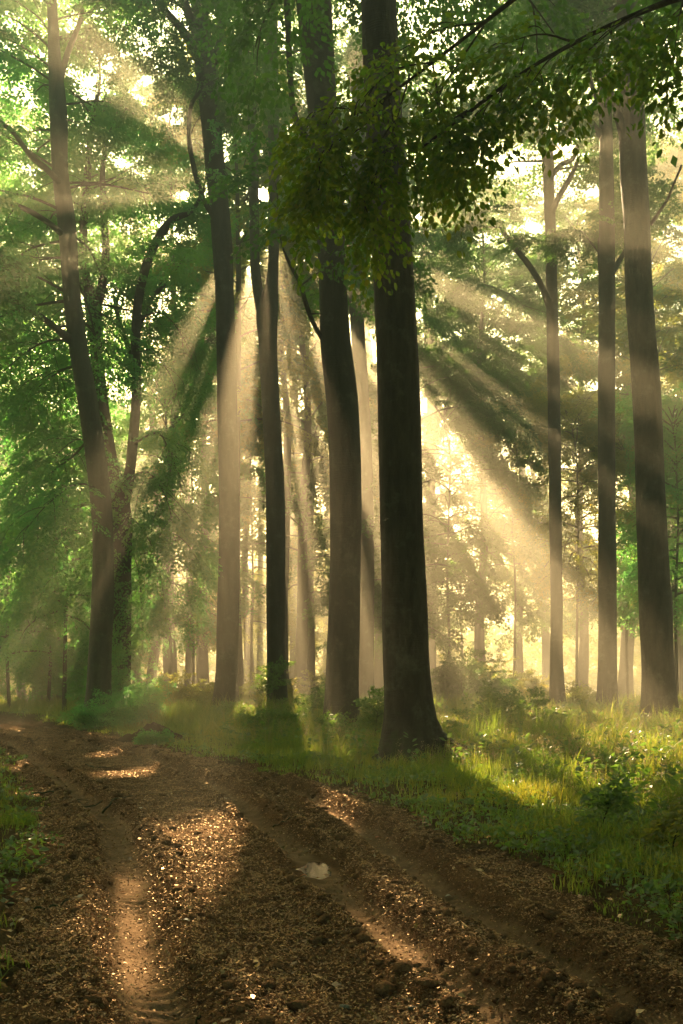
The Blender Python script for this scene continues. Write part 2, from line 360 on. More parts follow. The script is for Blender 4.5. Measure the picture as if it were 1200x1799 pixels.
for (px, py, r) in [(350, 1470, .8), (250, 1560, .35), (200, 1620, .3), (385, 1480, .4), (318, 1525, .45), (300, 1580, .3), (265, 1640, .26), (240, 1710, .24), (238, 1790, .24), (300, 1500, .4),
                    (590, 1420, .42), (540, 1400, .3), (640, 1430, .25), (610, 1545, .24), (640, 1595, .36), (690, 1645, .42), (740, 1700, .42), (800, 1755, .42), (850, 1799, .4), (590, 1640, .36), (560, 1720, .36), (640, 1740, .4), (600, 1799, .4), (700, 1799, .42), (930, 1799, .2), (520, 1640, .15),
                    (245, 1358, .5), (180, 1362, .25), (330, 1366, .35), (110, 1490, .34), (80, 1545, .28), (60, 1600, .2), (560, 1335, .45), (600, 1345, .35), (985, 1405, .8), (1080, 1400, .6), (1180, 1330, 1.0), (960, 1290, 1.2), (1040, 1260, 1.5),
                    (850, 1300, .8), (780, 1300, .5), (250, 1270, 1.2), (330, 1262, 1.4), (440, 1280, .8), (30, 1350, .4), (1060, 1720, .13), (1110, 1770, .13), (1130, 1270, 1.5), (1150, 1420, .35), (880, 1420, .25), (40, 1400, .2)]:
    tube_ground(px, py, r)
TUBES = [(a, b, r, 0.0) for (a, b, r, e) in TUBES]
def open_region(n, u0, u1, v0, v1, r0, r1, ymin, seed):
    r = np.random.default_rng(seed)
    for k in range(n): TUBES.append((r.uniform(u0, u1), r.uniform(v0, v1), r.uniform(r0, r1), ymin))
open_region(44, -16, -4.5, -17, -1, .6, 1.7, 50, 11)      # sun reaching the green trees at the left from behind
open_region(26, -8, 6, -36, -17, .7, 1.7, 55, 12)       # the glow low down behind the straight trunks
open_region(40, 9, 28, -36, -16, .7, 1.9, 60, 13)       # shafts over the grass at the right
open_region(34, 2.5, 14, -15, -3, .16, .38, 45, 16)
open_region(14, -24, -13, -30, -15, .8, 1.8, 50, 17)
rg = np.random.default_rng(15)
for k in range(34):
    px = rg.uniform(620, 1230); py = rg.uniform(1238, 1400); Yd = F*EYE/(py-HOR); g = P(px, py, Yd)-EYEP
    if px > 800 or py < 1330: TUBES.append((g@SU, g@SV, rg.uniform(.4, .9), 0))
for k in range(16):
    px = rg.uniform(100, 620); py = rg.uniform(1245, 1330); Yd = F*EYE/(py-HOR); g = P(px, py, Yd)-EYEP
    TUBES.append((g@SU, g@SV, rg.uniform(.3, .7), 0))
TB = np.array(TUBES)
def in_gap(pts):
    q = pts-EYEP; u = q@SU; v = q@SV
    bad = np.zeros(len(pts), bool)
    wob_ = .12*np.sin(u*5.1+v*3.3)+.1*np.sin(v*7.7-u*2.9)
    for (a, b, r, e) in TB:
        bad |= (((u-a)**2+(v-b)**2) < (r*(1+wob_))**2)&(pts[:, 1] > e)
    return bad

# ------------------------------------------------------------------ foliage
def spray_template(K, L=1.0, seed=0):
    r = np.random.default_rng(seed); pos = []; dr = []
    ns = 5
    for s in range(ns*2):
        t = .12+.8*(s/(ns*2)); side = 1 if s % 2 else -1
        ln = .55*(1-.65*t)*L; ang = math.radians(52-14*t)*side
        d = np.array([math.cos(ang), math.sin(ang)])
        k = max(2, int(K/(ns*2)*(1.5-t)))
        for i in range(k):
            f = (i+.6)/k; sd = 1 if i % 2 else -1
            p = np.array([t*L, 0])+d*ln*f
            a2 = ang+math.radians(42)*sd*(1 if i < k-1 else 0)
            pos.append(p); dr.append([math.cos(a2), math.sin(a2)])
    for i in range(4): pos.append([L*(.85+.05*i), 0]); a2 = .6*(-1)**i*(i < 3); dr.append([math.cos(a2), math.sin(a2)])
    return np.array(pos), np.array(dr)

def frames(D, roll, up_bias=1.0):
    """forward D (n,3) -> forward, side, normal with normal near up"""
    D = D/(np.linalg.norm(D, axis=1)[:, None]+1e-9)
    up = np.array([0, 0, 1.0])+1e-3
    Sd = np.cross(D, up); Sd /= np.linalg.norm(Sd, axis=1)[:, None]+1e-9
    Nn = np.cross(Sd, D)
    c = np.cos(roll)[:, None]; s = np.sin(roll)[:, None]
    return D, Sd*c+Nn*s, Nn*c-Sd*s

def leaves_from_sprays(anc, fwd, size, K, leaf, r, cull=True, droop=.35, tilt=.5, hexa=False, wl=.62):
    """returns V, faces, tone"""
    tp, td = spray_template(K, 1.0, 3)
    n = len(anc); k = len(tp)
    D, Sd, Nn = frames(fwd, r.normal(0, .38, n))
    size = np.broadcast_to(size, (n,))
    x = tp[None, :, 0]*size[:, None]+r.normal(0, .03, (n, k)); y = tp[None, :, 1]*size[:, None]+r.normal(0, .03, (n, k))
    base = anc[:, None]+x[..., None]*D[:, None]+y[..., None]*Sd[:, None]
    base[..., 2] -= droop*(x**2+y**2)/np.maximum(size[:, None], .1)
    base += Nn[:, None]*r.normal(0, .035, (n, k))[..., None]
    dl = td[None, :, 0, None]*D[:, None]+td[None, :, 1, None]*Sd[:, None]
    dl = dl+r.normal(0, .25, (n, k, 3)); dl[..., 2] -= .25+droop*.5
    dl = dl.reshape(-1, 3); dl /= np.linalg.norm(dl, axis=1)[:, None]
    nn = np.repeat(Nn, k, 0)+r.normal(0, tilt, (n*k, 3))
    sd = np.cross(nn, dl); sd /= np.linalg.norm(sd, axis=1)[:, None]+1e-9
    base = base.reshape(-1, 3)
    keep = r.random(len(base)) > .08
    if cull: keep &= ~in_gap(base)
    base = base[keep]; dl = dl[keep]; sd = sd[keep]; nk = len(base)
    Ls = leaf*r.uniform(.65, 1.2, nk)[:, None]; W = Ls*wl*.5
    tone = np.clip(r.normal(.45, .2, nk)+np.repeat(r.normal(0, .12, n), k)[keep], 0, 1)
    if not hexa:
        V = np.stack([base, base+dl*Ls*.45+sd*W, base+dl*Ls, base+dl*Ls*.45-sd*W], 1).reshape(-1, 3)
        f = np.arange(nk*4).reshape(-1, 4)
        return V, f, tone
    nrm = np.cross(dl, sd)
    a = base; b1 = base+dl*Ls*.28+sd*W*.85+nrm*Ls*.05; b2 = base+dl*Ls*.62+sd*W*.9+nrm*Ls*.05; c = base+dl*Ls-nrm*Ls*.05
    d1 = base+dl*Ls*.62-sd*W*.9+nrm*Ls*.05; d2 = base+dl*Ls*.28-sd*W*.85+nrm*Ls*.05
    V = np.stack([a, b1, b2, c, d1, d2], 1).reshape(-1, 3); i = np.arange(nk)[:, None]*6
    f = np.concatenate([i+np.array([[0, 1, 2, 3]]), i+np.array([[0, 3, 4, 5]])], 0)
    return V, f, np.concatenate([tone, tone])

def grow(p0, d0, L, r, droop, steps=8, wander=.12):
    d = d0/np.linalg.norm(d0); p = np.array(p0, float); out = [p.copy()]
    for i in range(steps):
        t = i/steps
        d = d+r.normal(0, wander, 3)*.6; d[2] -= droop*(.4+t)/steps*2.2; d /= np.linalg.norm(d)
        p = p+d*L/steps; out.append(p.copy())
    return np.array(out)

class Crown:
    def __init__(s, seed, spacing=.55, tubes=True):
        s.r = np.random.default_rng(seed); s.tb = Tubes(); s.A = []; s.Fw = []; s.sp = spacing; s.tubes = tubes
    def twig(s, pts, start=.15):
        L = np.linalg.norm(np.diff(pts, axis=0), axis=1).sum(); n = max(2, int(L/s.sp))
        q = resample(pts, n+1); d = np.gradient(q, axis=0)
        for i in range(n+1):
            if i/n < start: continue
            side = np.cross(d[i], [0, 0, 1.0]); side /= np.linalg.norm(side)+1e-9
            for sg in (1, -1):
                if s.r.random() < .88:
                    s.A.append(q[i]); s.Fw.append(d[i]/np.linalg.norm(d[i])*s.r.uniform(.3, 1)+side*sg*s.r.uniform(.35, 1.0))
        s.A.append(q[-1]); s.Fw.append(d[-1])
    def bough(s, pts, r0, nsec=7, seclen=.42, droop=.5, leafstart=.25):
        pts = np.asarray(pts, float); L = np.linalg.norm(np.diff(pts, axis=0), axis=1).sum()
        q = resample(pts, 12)
        if s.tubes or r0 > .03: s.tb.add(q, r0*(1-np.linspace(0, 1, 12)**.8*.85), 5 if r0 < .06 else 7)
        d = np.gradient(q, axis=0)
        for k in range(nsec):
            t = leafstart+(1-leafstart)*(k+s.r.random()*.7)/nsec; i = min(11, int(t*11))
            side = np.cross(d[i], [0, 0, 1.0]); side /= np.linalg.norm(side)+1e-9
            sg = 1 if k % 2 else -1; dd = d[i]/np.linalg.norm(d[i])*.7+side*sg*s.r.uniform(.5, 1)+np.array([0, 0, s.r.normal(.12, .18)])
            l2 = L*seclen*(1.15-.6*t)*s.r.uniform(.7, 1.25)
            g = grow(q[i], dd, l2, s.r, droop, 6)
            if s.tubes: s.tb.add(g, np.linspace(r0*.3, .006, 7), 4)
            s.twig(g, .12)
        s.twig(q[5:], .0)
    def auto(s, path, z0, z1, n, Lmax, droop=.45, az=None, r0=.07):
        """path(z)->xyz on the trunk"""
        for k in range(n):
            t = (k+s.r.random())/n; z = z0+(z1-z0)*t; p = path(z)
            a = k*2.399+s.r.normal(0, .35) if az is None else s.r.uniform(*az)
            el = math.radians(4+48*t+s.r.normal(0, 8))
            L = Lmax*(1-.55*t**2)*s.r.uniform(.65, 1.15)*(.7+.3*min(1, t*4))
            d = np.array([math.cos(a)*math.cos(el), math.sin(a)*math.cos(el), math.sin(el)])
            s.bough(grow(p, d, L, s.r, droop*(1.1-.5*t), 8), r0*(1-.4*t), max(4, int(L*1.25)), .42, droop)
    def build(s, root, mat, size=.95, K=36, leaf=.11, cull=True, part='crown', hexa=False, twigmat=None, droop=.35, tilt=.5, wl=.66):
        if s.tb.n: s.tb.build('branches', twigmat or M['twig'], root)
        V, f, tone = leaves_from_sprays(np.array(s.A), np.array(s.Fw), s.r.uniform(.7, 1.15, len(s.A))*size, K, leaf, s.r, cull, droop, tilt, hexa, wl)
        return mesh_obj(part, V, [f], mat, root, False, tone)

def trunk_tubes(tb, pts, sides, seed, flare=0.0, Y=30, lobes=5):
    r = np.random.default_rng(seed); ph = r.uniform(0, 6.28, 8)
    q = resample(pts, max(24, int(len(pts)*6)))
    z0 = q[0][2]
    def radfn(rr, P3, th):
        h = (P3[:, 2]-z0)[:, None]; t = th[None]
        und = 1+.022*np.sin(2*t+ph[0]+h*.25)+.020*np.sin(3*t+ph[1]-h*.4)+.010*np.sin(9*t+ph[6]+.6*np.sin(h*.8))+.007*np.sin(14*t+ph[7]+h*.3)+.012*np.sin(5*t+ph[2]+h*.9)+.012*np.sin(h*1.7+ph[5])
        f = flare*np.exp(-h/.45)*(.5+.9*np.maximum(0, np.cos(lobes*.5*(t+.35*np.sin(t+ph[3])+ph[4])))**1.3*1.2)
        return rr*(und+f)
    tb.add(q[:, :3], np.maximum(q[:, 3], .01), sides, radfn)
    return q

def pxpath(rows, Y, dy=0.0):
    """rows (px,py,width_px) -> xyz r; dy shifts the depth gradually along the limb"""
    n = len(rows); out = []
    for i, (x, y, wd) in enumerate(rows):
        Yi = Y+dy*i/max(1, n-1); p = P(x, y, Yi); out.append([*p, wd*.5/F*Yi])
    return np.array(out)

def beech(name, Y, rows, label, limbs=(), bark='bark', leafm='leaf', sides=20, flare=.35, lobes=5, seed=1, cat='tree', group=None,
          z0=9, z1=30, nb=20, Lmax=6.5, K=34, leaf=.12, size=1.0, boughs=(), droop=.45, spacing=.6, roots=(), az=None, top=None, bpart_tubes=True):
    tr = pxpath(rows, Y)
    bx, by = tr[0][0], tr[0][1]
    gz_ = gh(bx, by)
    tr[0][2] = min(tr[0][2], gz_)-.12 if True else tr[0][2]
    # carry the stem on above the frame to the crown top
    ztop = top or (z1+2.5)
    if tr[-1][2] < ztop:
        d = tr[-1][:3]-tr[-2][:3]; d /= d[2]; h = ztop-tr[-1][2]
        mid = tr[-1][:3]+d*h*.5+np.array([.2, 0, 0]); end = tr[-1][:3]+d*h
        tr = np.vstack([tr, [*mid, tr[-1][3]*.62], [*end, .03]])
    root = empty(name, (bx, by, gz_), label, cat, group)
    tb = Tubes(); q = trunk_tubes(tb, tr, sides, seed, flare, Y, lobes)
    for (a, ln, r0, bend) in roots:
        R0 = tr[0][3]; pts = []
        for k in range(9):
            t = k/8; aa = a+bend*t; rad = R0*.55+ln*t
            x = bx+math.cos(aa)*rad; y = by+math.sin(aa)*rad
            z = gh(x, y)+r0*(1-t)**2*1.4+.012-.06*t
            pts.append([x, y, z, r0*(1-t)**.8+.018])
        pts = resample(pts, 16); tb.add(pts[:, :3], pts[:, 3], 10)
    lp = []
    for lm in limbs:
        rows_, dy, Ys = (lm[0], lm[1], lm[2] if len(lm) > 2 else Y)
        L = pxpath(rows_, Ys, dy); qq = resample(L, len(L)*5); tb.add(qq[:, :3], np.maximum(qq[:, 3], .008), 10); lp.append(qq)
    tb.build('trunk', M[bark], root)
    cr = Crown(seed*13+5, spacing, bpart_tubes)
    def path(z): return np.array([np.interp(z, q[:, 2], q[:, 0]), np.interp(z, q[:, 2], q[:, 1]), z])
    if nb:
        cr.auto(path, z0, z1, int(nb*1.5), Lmax, droop, az)
        for k in range(5): cr.bough(grow(path(z1-1), np.array([math.cos(k*1.26), math.sin(k*1.26), 1.3]), 3.2, cr.r, .5, 8), .04, 5, .45, .4)
    for lq in lp:   # leafy boughs off the end of each limb that is thick enough
        if lq[0][3] > .07:
            for k in range(3):
                j = int(len(lq)*(.6+.19*k)); j = min(j, len(lq)-1); d = lq[j][:3]-lq[j-1][:3]
                cr.bough(grow(lq[j][:3], d/np.linalg.norm(d)+cr.r.normal(0, .5, 3), cr.r.uniform(2, 3.5), cr.r, .35, 8), .03, 5)
    for b in boughs:   # (px,py,Y) -> ... explicit low branches
        pts = [P(*t) for t in b[0]]
        cr.bough(pts, b[1], b[2], b[3] if len(b) > 3 else .42, b[4] if len(b) > 4 else .5, b[5] if len(b) > 5 else .2)
    cr.build(root, M[leafm], size*1.1, int(K*1.7), leaf*1.22, wl=.74)
    return root

# ------------------------------------------------------------------ the trees one sees
beech('beech_tree', 18.75, [(736, 1358, 175), (731, 1340, 142), (725, 1315, 112), (721, 1282, 94), (719, 1240, 84), (715, 1180, 80), (711, 1050, 77), (705, 900, 74), (700, 700, 73), (692, 500, 71), (680, 300, 67), (672, 150, 65), (665, 0, 62), (655, -250, 55), (650, -500, 45)],
      'thickest near black beech trunk with spreading roots at the track edge', sides=64, flare=.85, lobes=7, seed=3, z0=15.5, z1=26, nb=13, Lmax=5, bark='bark_dark',
      roots=[(-.15, .75, .17, .15), (-1.0, .55, .13, .3), (-1.75, .5, .12, -.2), (-2.5, .6, .13, .1), (3.3, .55, .15, -.2), (.6, .5, .13, .3)], K=30)
beech('beech_tree', 27.6, [(599, 1308, 74), (599, 1270, 67), (600, 1200, 60), (604, 1100, 56), (608, 900, 54), (601, 700, 55), (590, 600, 52), (585, 500, 48), (580, 400, 48), (573, 280, 50), (562, 140, 54), (556, 60, 60), (540, -120, 62), (520, -300, 50)],
      'second thickest trunk with a bare dead side branch left of the blackest one', sides=40, flare=.4, seed=5, z0=21, z1=29, nb=9, Lmax=5, K=30,
      limbs=[([(572, 600, 12), (560, 585, 9), (545, 555, 8), (535, 525, 8), (528, 500, 7), (515, 475, 6), (505, 455, 5), (498, 440, 3)], -1.2),
             ([(545, 552, 4), (556, 551, 3), (566, 552, 2)], -.2, 27.2), ([(556, 260, 20), (538, 243, 14), (520, 210, 11), (511, 150, 10), (507, 60, 11), (502, -30, 12), (490, -200, 10)], -1.0)],
      roots=[(-.3, .35, .11, .1), (-1.4, .3, .1, .1), (-2.6, .35, .1, .1)])
beech('beech_tree', 42, [(395, 1262, 56), (397, 1235, 46), (398, 1200, 41), (400, 1100, 40), (403, 900, 35), (399, 700, 34), (396, 560, 32), (388, 400, 35), (379, 300, 35), (370, 200, 36), (359, 100, 36), (354, 30, 28), (350, -120, 24)],
      'tall straight beech trunk forking into three limbs at top of the photo', sides=32, flare=.4, seed=7, z0=28, z1=34, nb=10, Lmax=5,
      limbs=[([(362, 130, 22), (340, 85, 18), (322, 55, 15), (300, 30, 13), (265, -8, 12), (230, -60, 9)], -2), ([(378, 110, 14), (386, 70, 13), (391, 30, 11), (386, -20, 10), (384, -90, 8)], 1.5),
             ([(352, 70, 20), (330, 20, 16), (318, -20, 14), (310, -90, 9)], 1), ([(378, 385, 11), (360, 355, 9), (342, 300, 9), (332, 230, 8), (338, 180, 7), (352, 160, 5)], -2)])
beech('beech_tree', 47, [(487, 1255, 44), (487, 1225, 37), (486, 1180, 34), (484, 1000, 33), (483, 850, 32), (475, 700, 31), (471, 600, 33), (470, 545, 38), (477, 505, 24), (481, 420, 19), (481, 340, 18), (480, 220, 19), (477, 100, 22), (479, 0, 20), (480, -120, 16)],
      'twin stemmed beech with the low sun shining between its two stems', sides=28, flare=.3, seed=9, z0=31, z1=35.5, nb=9, Lmax=5,
      limbs=[([(466, 560, 26), (455, 520, 20), (449, 480, 18), (447, 400, 17), (446, 330, 17), (445, 250, 17), (441, 150, 18), (436, 60, 16), (430, -60, 12)], 0.3)],
      boughs=[([(486, 420, 47), (505, 400, 45), (520, 375, 44), (545, 350, 43)], .06, 5)])
beech('beech_tree', 38, [(172, 1262, 56), (173, 1230, 45), (176, 1150, 40), (181, 1050, 38), (179, 900, 36), (168, 800, 36), (153, 700, 35), (136, 600, 33), (125, 500, 30), (118, 400, 31), (106, 300, 28), (103, 200, 30), (96, 100, 22), (91, 0, 16), (88, -100, 12)],
      'mossy grey beech leaning left behind the far end of the track', sides=28, flare=.35, seed=11, bark='bark_green', leafm='leaf_green', z0=15, z1=29, nb=20, Lmax=7, az=(.3, 3.6),
      limbs=[([(128, 600, 18), (112, 588, 14), (90, 570, 11), (60, 548, 10), (25, 528, 9), (-20, 508, 7)], -3),
             ([(112, 330, 13), (85, 300, 11), (55, 275, 10), (25, 235, 8), (-15, 200, 6)], -3), ([(103, 150, 12), (120, 90, 10), (140, 40, 8), (150, -20, 6)], 2), ([(118, 420, 12), (90, 395, 10), (50, 370, 9), (0, 350, 7)], -2)],
      boughs=[([(150, 640, 38), (110, 650, 40), (60, 690, 42), (20, 760, 43)], .06, 9, .5, .9), ([(165, 760, 38), (130, 800, 39.5), (80, 840, 41), (40, 900, 42)], .06, 9, .5, .9),
              ([(140, 600, 38), (80, 600, 39), (20, 640, 40), (-40, 700, 41)], .06, 9, .5, .8), ([(178, 860, 38), (140, 850, 37), (90, 880, 36), (30, 950, 35)], .05, 9, .5, .9),
              ([(165, 780, 38), (120, 780, 41), (80, 820, 42), (30, 900, 43)], .05, 9, .5, .9), ([(178, 880, 38), (130, 900, 40), (100, 950, 41), (90, 1040, 41)], .05, 8, .45, .9)])
beech('beech_tree', 43, [(212, 1250, 50), (212, 1220, 38), (213, 1150, 34), (213, 1000, 34), (212, 900, 36), (206, 860, 32), (196, 815, 24), (184, 740, 22), (174, 660, 22), (168, 600, 22), (163, 540, 28), (153, 500, 18), (146, 440, 15), (150, 360, 14), (155, 290, 12), (160, 230, 8)],
      'darker beech forking low down, close beside the mossy leaning trunk', sides=28, flare=.3, seed=13, bark='bark', leafm='leaf_green', z0=15, z1=27, nb=12, Lmax=6, az=(0, 3.3),
      limbs=[([(216, 880, 26), (226, 840, 20), (234, 770, 18), (240, 680, 17), (238, 600, 16), (243, 530, 16), (256, 470, 16), (280, 415, 15), (305, 385, 12), (335, 372, 8), (360, 330, 5)], -1.5),
             ([(165, 555, 20), (180, 500, 16), (186, 440, 14), (182, 370, 13), (180, 310, 10), (186, 250, 6)], 1), ([(238, 590, 11), (250, 560, 9), (270, 520, 8), (290, 500, 5)], 1),
             ([(240, 660, 9), (222, 600, 8), (208, 560, 7), (200, 520, 6)], 1.5)],
      boughs=[([(240, 620, 42), (270, 620, 44), (300, 660, 45), (320, 730, 46)], .05, 8, .5, .9), ([(236, 780, 42), (270, 760, 42), (300, 800, 41), (325, 880, 41)], .05, 9, .5, .9),
              ([(222, 850, 43), (260, 830, 41), (290, 870, 40), (310, 960, 39)], .05, 9, .5, .9), ([(240, 560, 42), (285, 550, 43), (320, 590, 44), (345, 650, 44)], .05, 8, .5, .8),
              ([(218, 900, 43), (250, 930, 41), (275, 980, 40), (290, 1060, 40)], .04, 9, .5, .9), ([(225, 960, 43), (240, 990, 42), (248, 1060, 41), (250, 1150, 41)], .03, 8, .3, .6)])
beech('beech_tree', 34, [(1160, 1285, 76), (1159, 1250, 66), (1157, 1200, 59), (1151, 1050, 57), (1145, 900, 51), (1136, 700, 48), (1122, 500, 45), (1119, 400, 44), (1113, 300, 45), (1110, 200, 45), (1106, 100, 40), (1103, 0, 38), (1098, -150, 32)],
      'thick lichen speckled beech trunk, rightmost of the dark trunks', sides=36, flare=.35, seed=15, bark='bark_dark', z0=24, z1=31, nb=11, Lmax=6,
      limbs=[([(1100, 260, 18), (1085, 200, 15), (1075, 175, 14), (1060, 130, 12), (1045, 90, 11), (1028, 30, 10), (1015, -20, 8)], -1.5), ([(1142, 395, 7), (1160, 370, 6), (1175, 345, 5), (1185, 320, 4), (1198, 290, 4)], -1),
             ([(1080, 190, 9), (1055, 180, 8), (1035, 120, 7), (1040, 60, 6)], 1)],
      roots=[(-2.2, .3, .12, .1), (-1.2, .35, .12, -.1), (-.2, .4, .13, .1)])
beech('beech_tree', 41, [(1067, 1265, 44), (1067, 1220, 37), (1067, 1180, 34), (1067, 1000, 31), (1066, 850, 29), (1066, 700, 29), (1066, 500, 28), (1066, 400, 27), (1065, 300, 25), (1064, 200, 22), (1060, 100, 20), (1055, 0, 19), (1052, -120, 15)],
      'slimmer straight dark beech standing just left of the lichen speckled one', sides=26, flare=.25, seed=17, z0=27, z1=33, nb=10, Lmax=5.5,
      limbs=[([(1056, 238, 11), (1035, 210, 9), (1010, 185, 8), (985, 155, 7), (962, 120, 6), (940, 105, 4)], -2), ([(1078, 475, 11), (1090, 455, 9), (1103, 430, 6), (1110, 400, 4)], 1), ([(1056, 490, 8), (1053, 455, 6), (1052, 420, 4)], .5)])
beech('beech_tree', 46, [(979, 1262, 36), (979, 1215, 27), (978, 1180, 24), (978, 1050, 21), (976, 900, 22), (973, 700, 22), (970, 550, 20), (967, 400, 19), (964, 320, 19), (962, 270, 20), (950, 215, 11), (938, 165, 8), (930, 110, 6)],
      'slim dark beech whose high limbs spread like a fan, right of the light shafts', sides=20, flare=.2, seed=19, z0=25, z1=31, top=33, nb=9, Lmax=5, leafm='leaf', leaf=.12,
      limbs=[([(962, 290, 11), (945, 240, 9), (925, 190, 8), (912, 150, 6)], 1), ([(968, 310, 10), (985, 290, 9), (1005, 280, 8), (1018, 250, 6)], -1), ([(966, 380, 12), (980, 350, 10), (1000, 315, 9), (1015, 285, 6)], -1.5), ([(968, 545, 13), (950, 500, 11), (925, 460, 10), (900, 430, 9), (880, 400, 6)], -2)])
beech('beech_tree', 56, [(641, 1250, 40), (642, 1210, 32), (643, 1150, 29), (644, 1000, 27), (642, 850, 26), (639, 750, 25), (630, 600, 25), (625, 500, 26), (624, 400, 28), (628, 300, 24), (632, 200, 20), (640, 60, 18)],
      'brown trunk showing between the two thickest trunks', sides=22, flare=.2, seed=21, z0=22, z1=36, nb=12, Lmax=6)
beech('beech_tree', 78, [(756, 1235, 24), (757, 1200, 20), (757, 1100, 18), (757, 950, 16), (757, 800, 18), (760, 700, 20), (757, 620, 22), (750, 540, 16), (745, 450, 12)],
      'hazy trunk with low layered boughs just right of the blackest trunk', sides=16, flare=.2, seed=23, z0=6, z1=36, nb=24, Lmax=7.5, leafm='leaf', leaf=.14, az=(-1.6, 1.6),
      limbs=[([(762, 700, 10), (775, 660, 8), (795, 620, 6)], -1), ([(750, 680, 9), (742, 640, 7), (738, 600, 5)], 1)],
      boughs=[([(760, 780, 76), (800, 760, 70), (850, 800, 66), (890, 870, 64)], .07, 9, .45, .8), ([(760, 900, 76), (800, 880, 70), (845, 910, 66), (890, 960, 64)], .07, 9, .45, .8),
              ([(760, 990, 76), (800, 980, 70), (830, 1010, 67), (860, 1080, 66)], .06, 9, .45, .8), ([(760, 640, 76), (800, 600, 68), (860, 610, 64), (920, 680, 62)], .08, 10, .45, .7),
              ([(757, 560, 76), (820, 500, 68), (900, 520, 63), (960, 590, 60)], .08, 10, .45, .7), ([(760, 840, 76), (790, 850, 80), (830, 880, 82), (870, 940, 83)], .06, 9, .45, .8)])
beech('beech_tree', 74, [(543, 1240, 30), (543, 1200, 23), (542, 1100, 21), (541, 1000, 20), (542, 900, 19), (549, 800, 20), (555, 700, 20), (558, 600, 20), (560, 500, 17), (562, 400, 15)],
      'hazy wavy trunk left of the trunk with the dead branch', sides=16, flare=.2, seed=25, z0=20, z1=36, nb=12, Lmax=6, leafm='leaf_gold', leaf=.14,
      boughs=[([(545, 1000, 73), (530, 960, 70), (515, 980, 68), (508, 1050, 67)], .05, 8, .45, .8), ([(545, 960, 73), (565, 930, 70), (580, 960, 68), (590, 1020, 67)], .05, 8, .45, .8)])
beech('beech_tree', 92, [(517, 1232, 24), (517, 1180, 18), (517, 1000, 17), (519, 850, 17), (516, 720, 16), (508, 600, 14), (500, 500, 12), (496, 380, 10)],
      'pale misty trunk just right of the twin stemmed beech', sides=12, flare=.1, seed=27, z0=22, z1=36, nb=12, Lmax=6, leafm='leaf_gold', leaf=.16)
beech('beech_tree', 118, [(457, 1225, 14), (457, 1150, 11), (458, 1000, 10), (459, 850, 9), (457, 700, 8)],
      'thinnest pale stem in the glow between the straight and twin stemmed trunks', sides=10, flare=.1, seed=29, z0=24, z1=36, nb=9, Lmax=6, leafm='leaf_gold', leaf=.18)
beech('beech_tree', 96, [(303, 1232, 22), (303, 1180, 17), (303, 1100, 16), (300, 950, 15), (296, 800, 13), (290, 650, 12)],
      'pale misty upright trunk under the hanging golden leaves left of centre', sides=12, flare=.1, seed=31, z0=22, z1=36, nb=10, Lmax=6, leafm='leaf_gold', leaf=.16)
beech('beech_tree', 70, [(262, 1236, 24), (265, 1200, 19), (274, 1130, 18), (281, 1070, 18), (282, 960, 15), (274, 850, 14), (268, 740, 12), (262, 640, 10)],
      'leaning misty trunk right beside the darker low forking beech', sides=14, flare=.1, seed=33, z0=18, z1=34, nb=10, Lmax=6, leafm='leaf_green', leaf=.14)
beech('beech_tree', 84, [(66, 1250, 24), (66, 1200, 19), (64, 1120, 18), (60, 1000, 16), (50, 850, 14)],
      'pale misty trunk beyond the bend of the track at the left', sides=12, flare=.1, seed=35, z0=16, z1=36, nb=10, Lmax=6, leafm='leaf_green', leaf=.16)
beech('beech_tree', 80, [(36, 1256, 12), (34, 1200, 9), (30, 1120, 8), (24, 1000, 7)],
      'thin pale stem, leftmost beyond the bend of the track', sides=10, flare=.1, seed=37, z0=12, z1=22, nb=10, Lmax=4, leafm='leaf_green', leaf=.14, top=24)
beech('beech_tree', 80, [(1098, 1235, 30), (1100, 1180, 25), (1107, 1050, 23), (1115, 920, 20), (1112, 800, 16), (1100, 650, 14), (1095, 500, 12)],
      'pale trunk in the mist between the two dark trunks at the right', sides=14, flare=.1, seed=39, z0=22, z1=36, nb=12, Lmax=6.5, leafm='leaf_gold', leaf=.15)
beech('beech_tree', 95, [(962, 1230, 20), (960, 1150, 16), (956, 1050, 15), (952, 960, 15), (955, 880, 14), (960, 800, 13), (955, 720, 10), (940, 640, 7)],
      'misty forked young beech in the brightest shafts of light', sides=12, flare=.1, seed=41, z0=8, z1=30, nb=18, Lmax=6, leafm='leaf_gold', leaf=.16, top=32,
      limbs=[([(952, 950, 11), (938, 890, 9), (920, 830, 8), (900, 760, 7), (890, 700, 5)], -2), ([(948, 900, 8), (930, 800, 7), (905, 700, 5)], 2)])
beech('beech_tree', 85, [(1196, 1235, 24), (1195, 1150, 19), (1192, 1000, 17), (1190, 850, 16), (1196, 700, 14)],
      'misty trunk at the right edge beyond the lichen speckled beech', sides=12, flare=.1, seed=43, z0=16, z1=36, nb=16, Lmax=7, leafm='leaf_gold', leaf=.15)
beech('beech_tree', 88, [(666, 1235, 22), (668, 1100, 18), (668, 950, 18), (666, 850, 18), (655, 700, 18), (642, 580, 16), (630, 450, 13)],
      'pale leaning trunk half hidden by the blackest trunk', sides=12, flare=.1, seed=45, z0=22, z1=36, nb=12, Lmax=6, leafm='leaf_gold', leaf=.16)

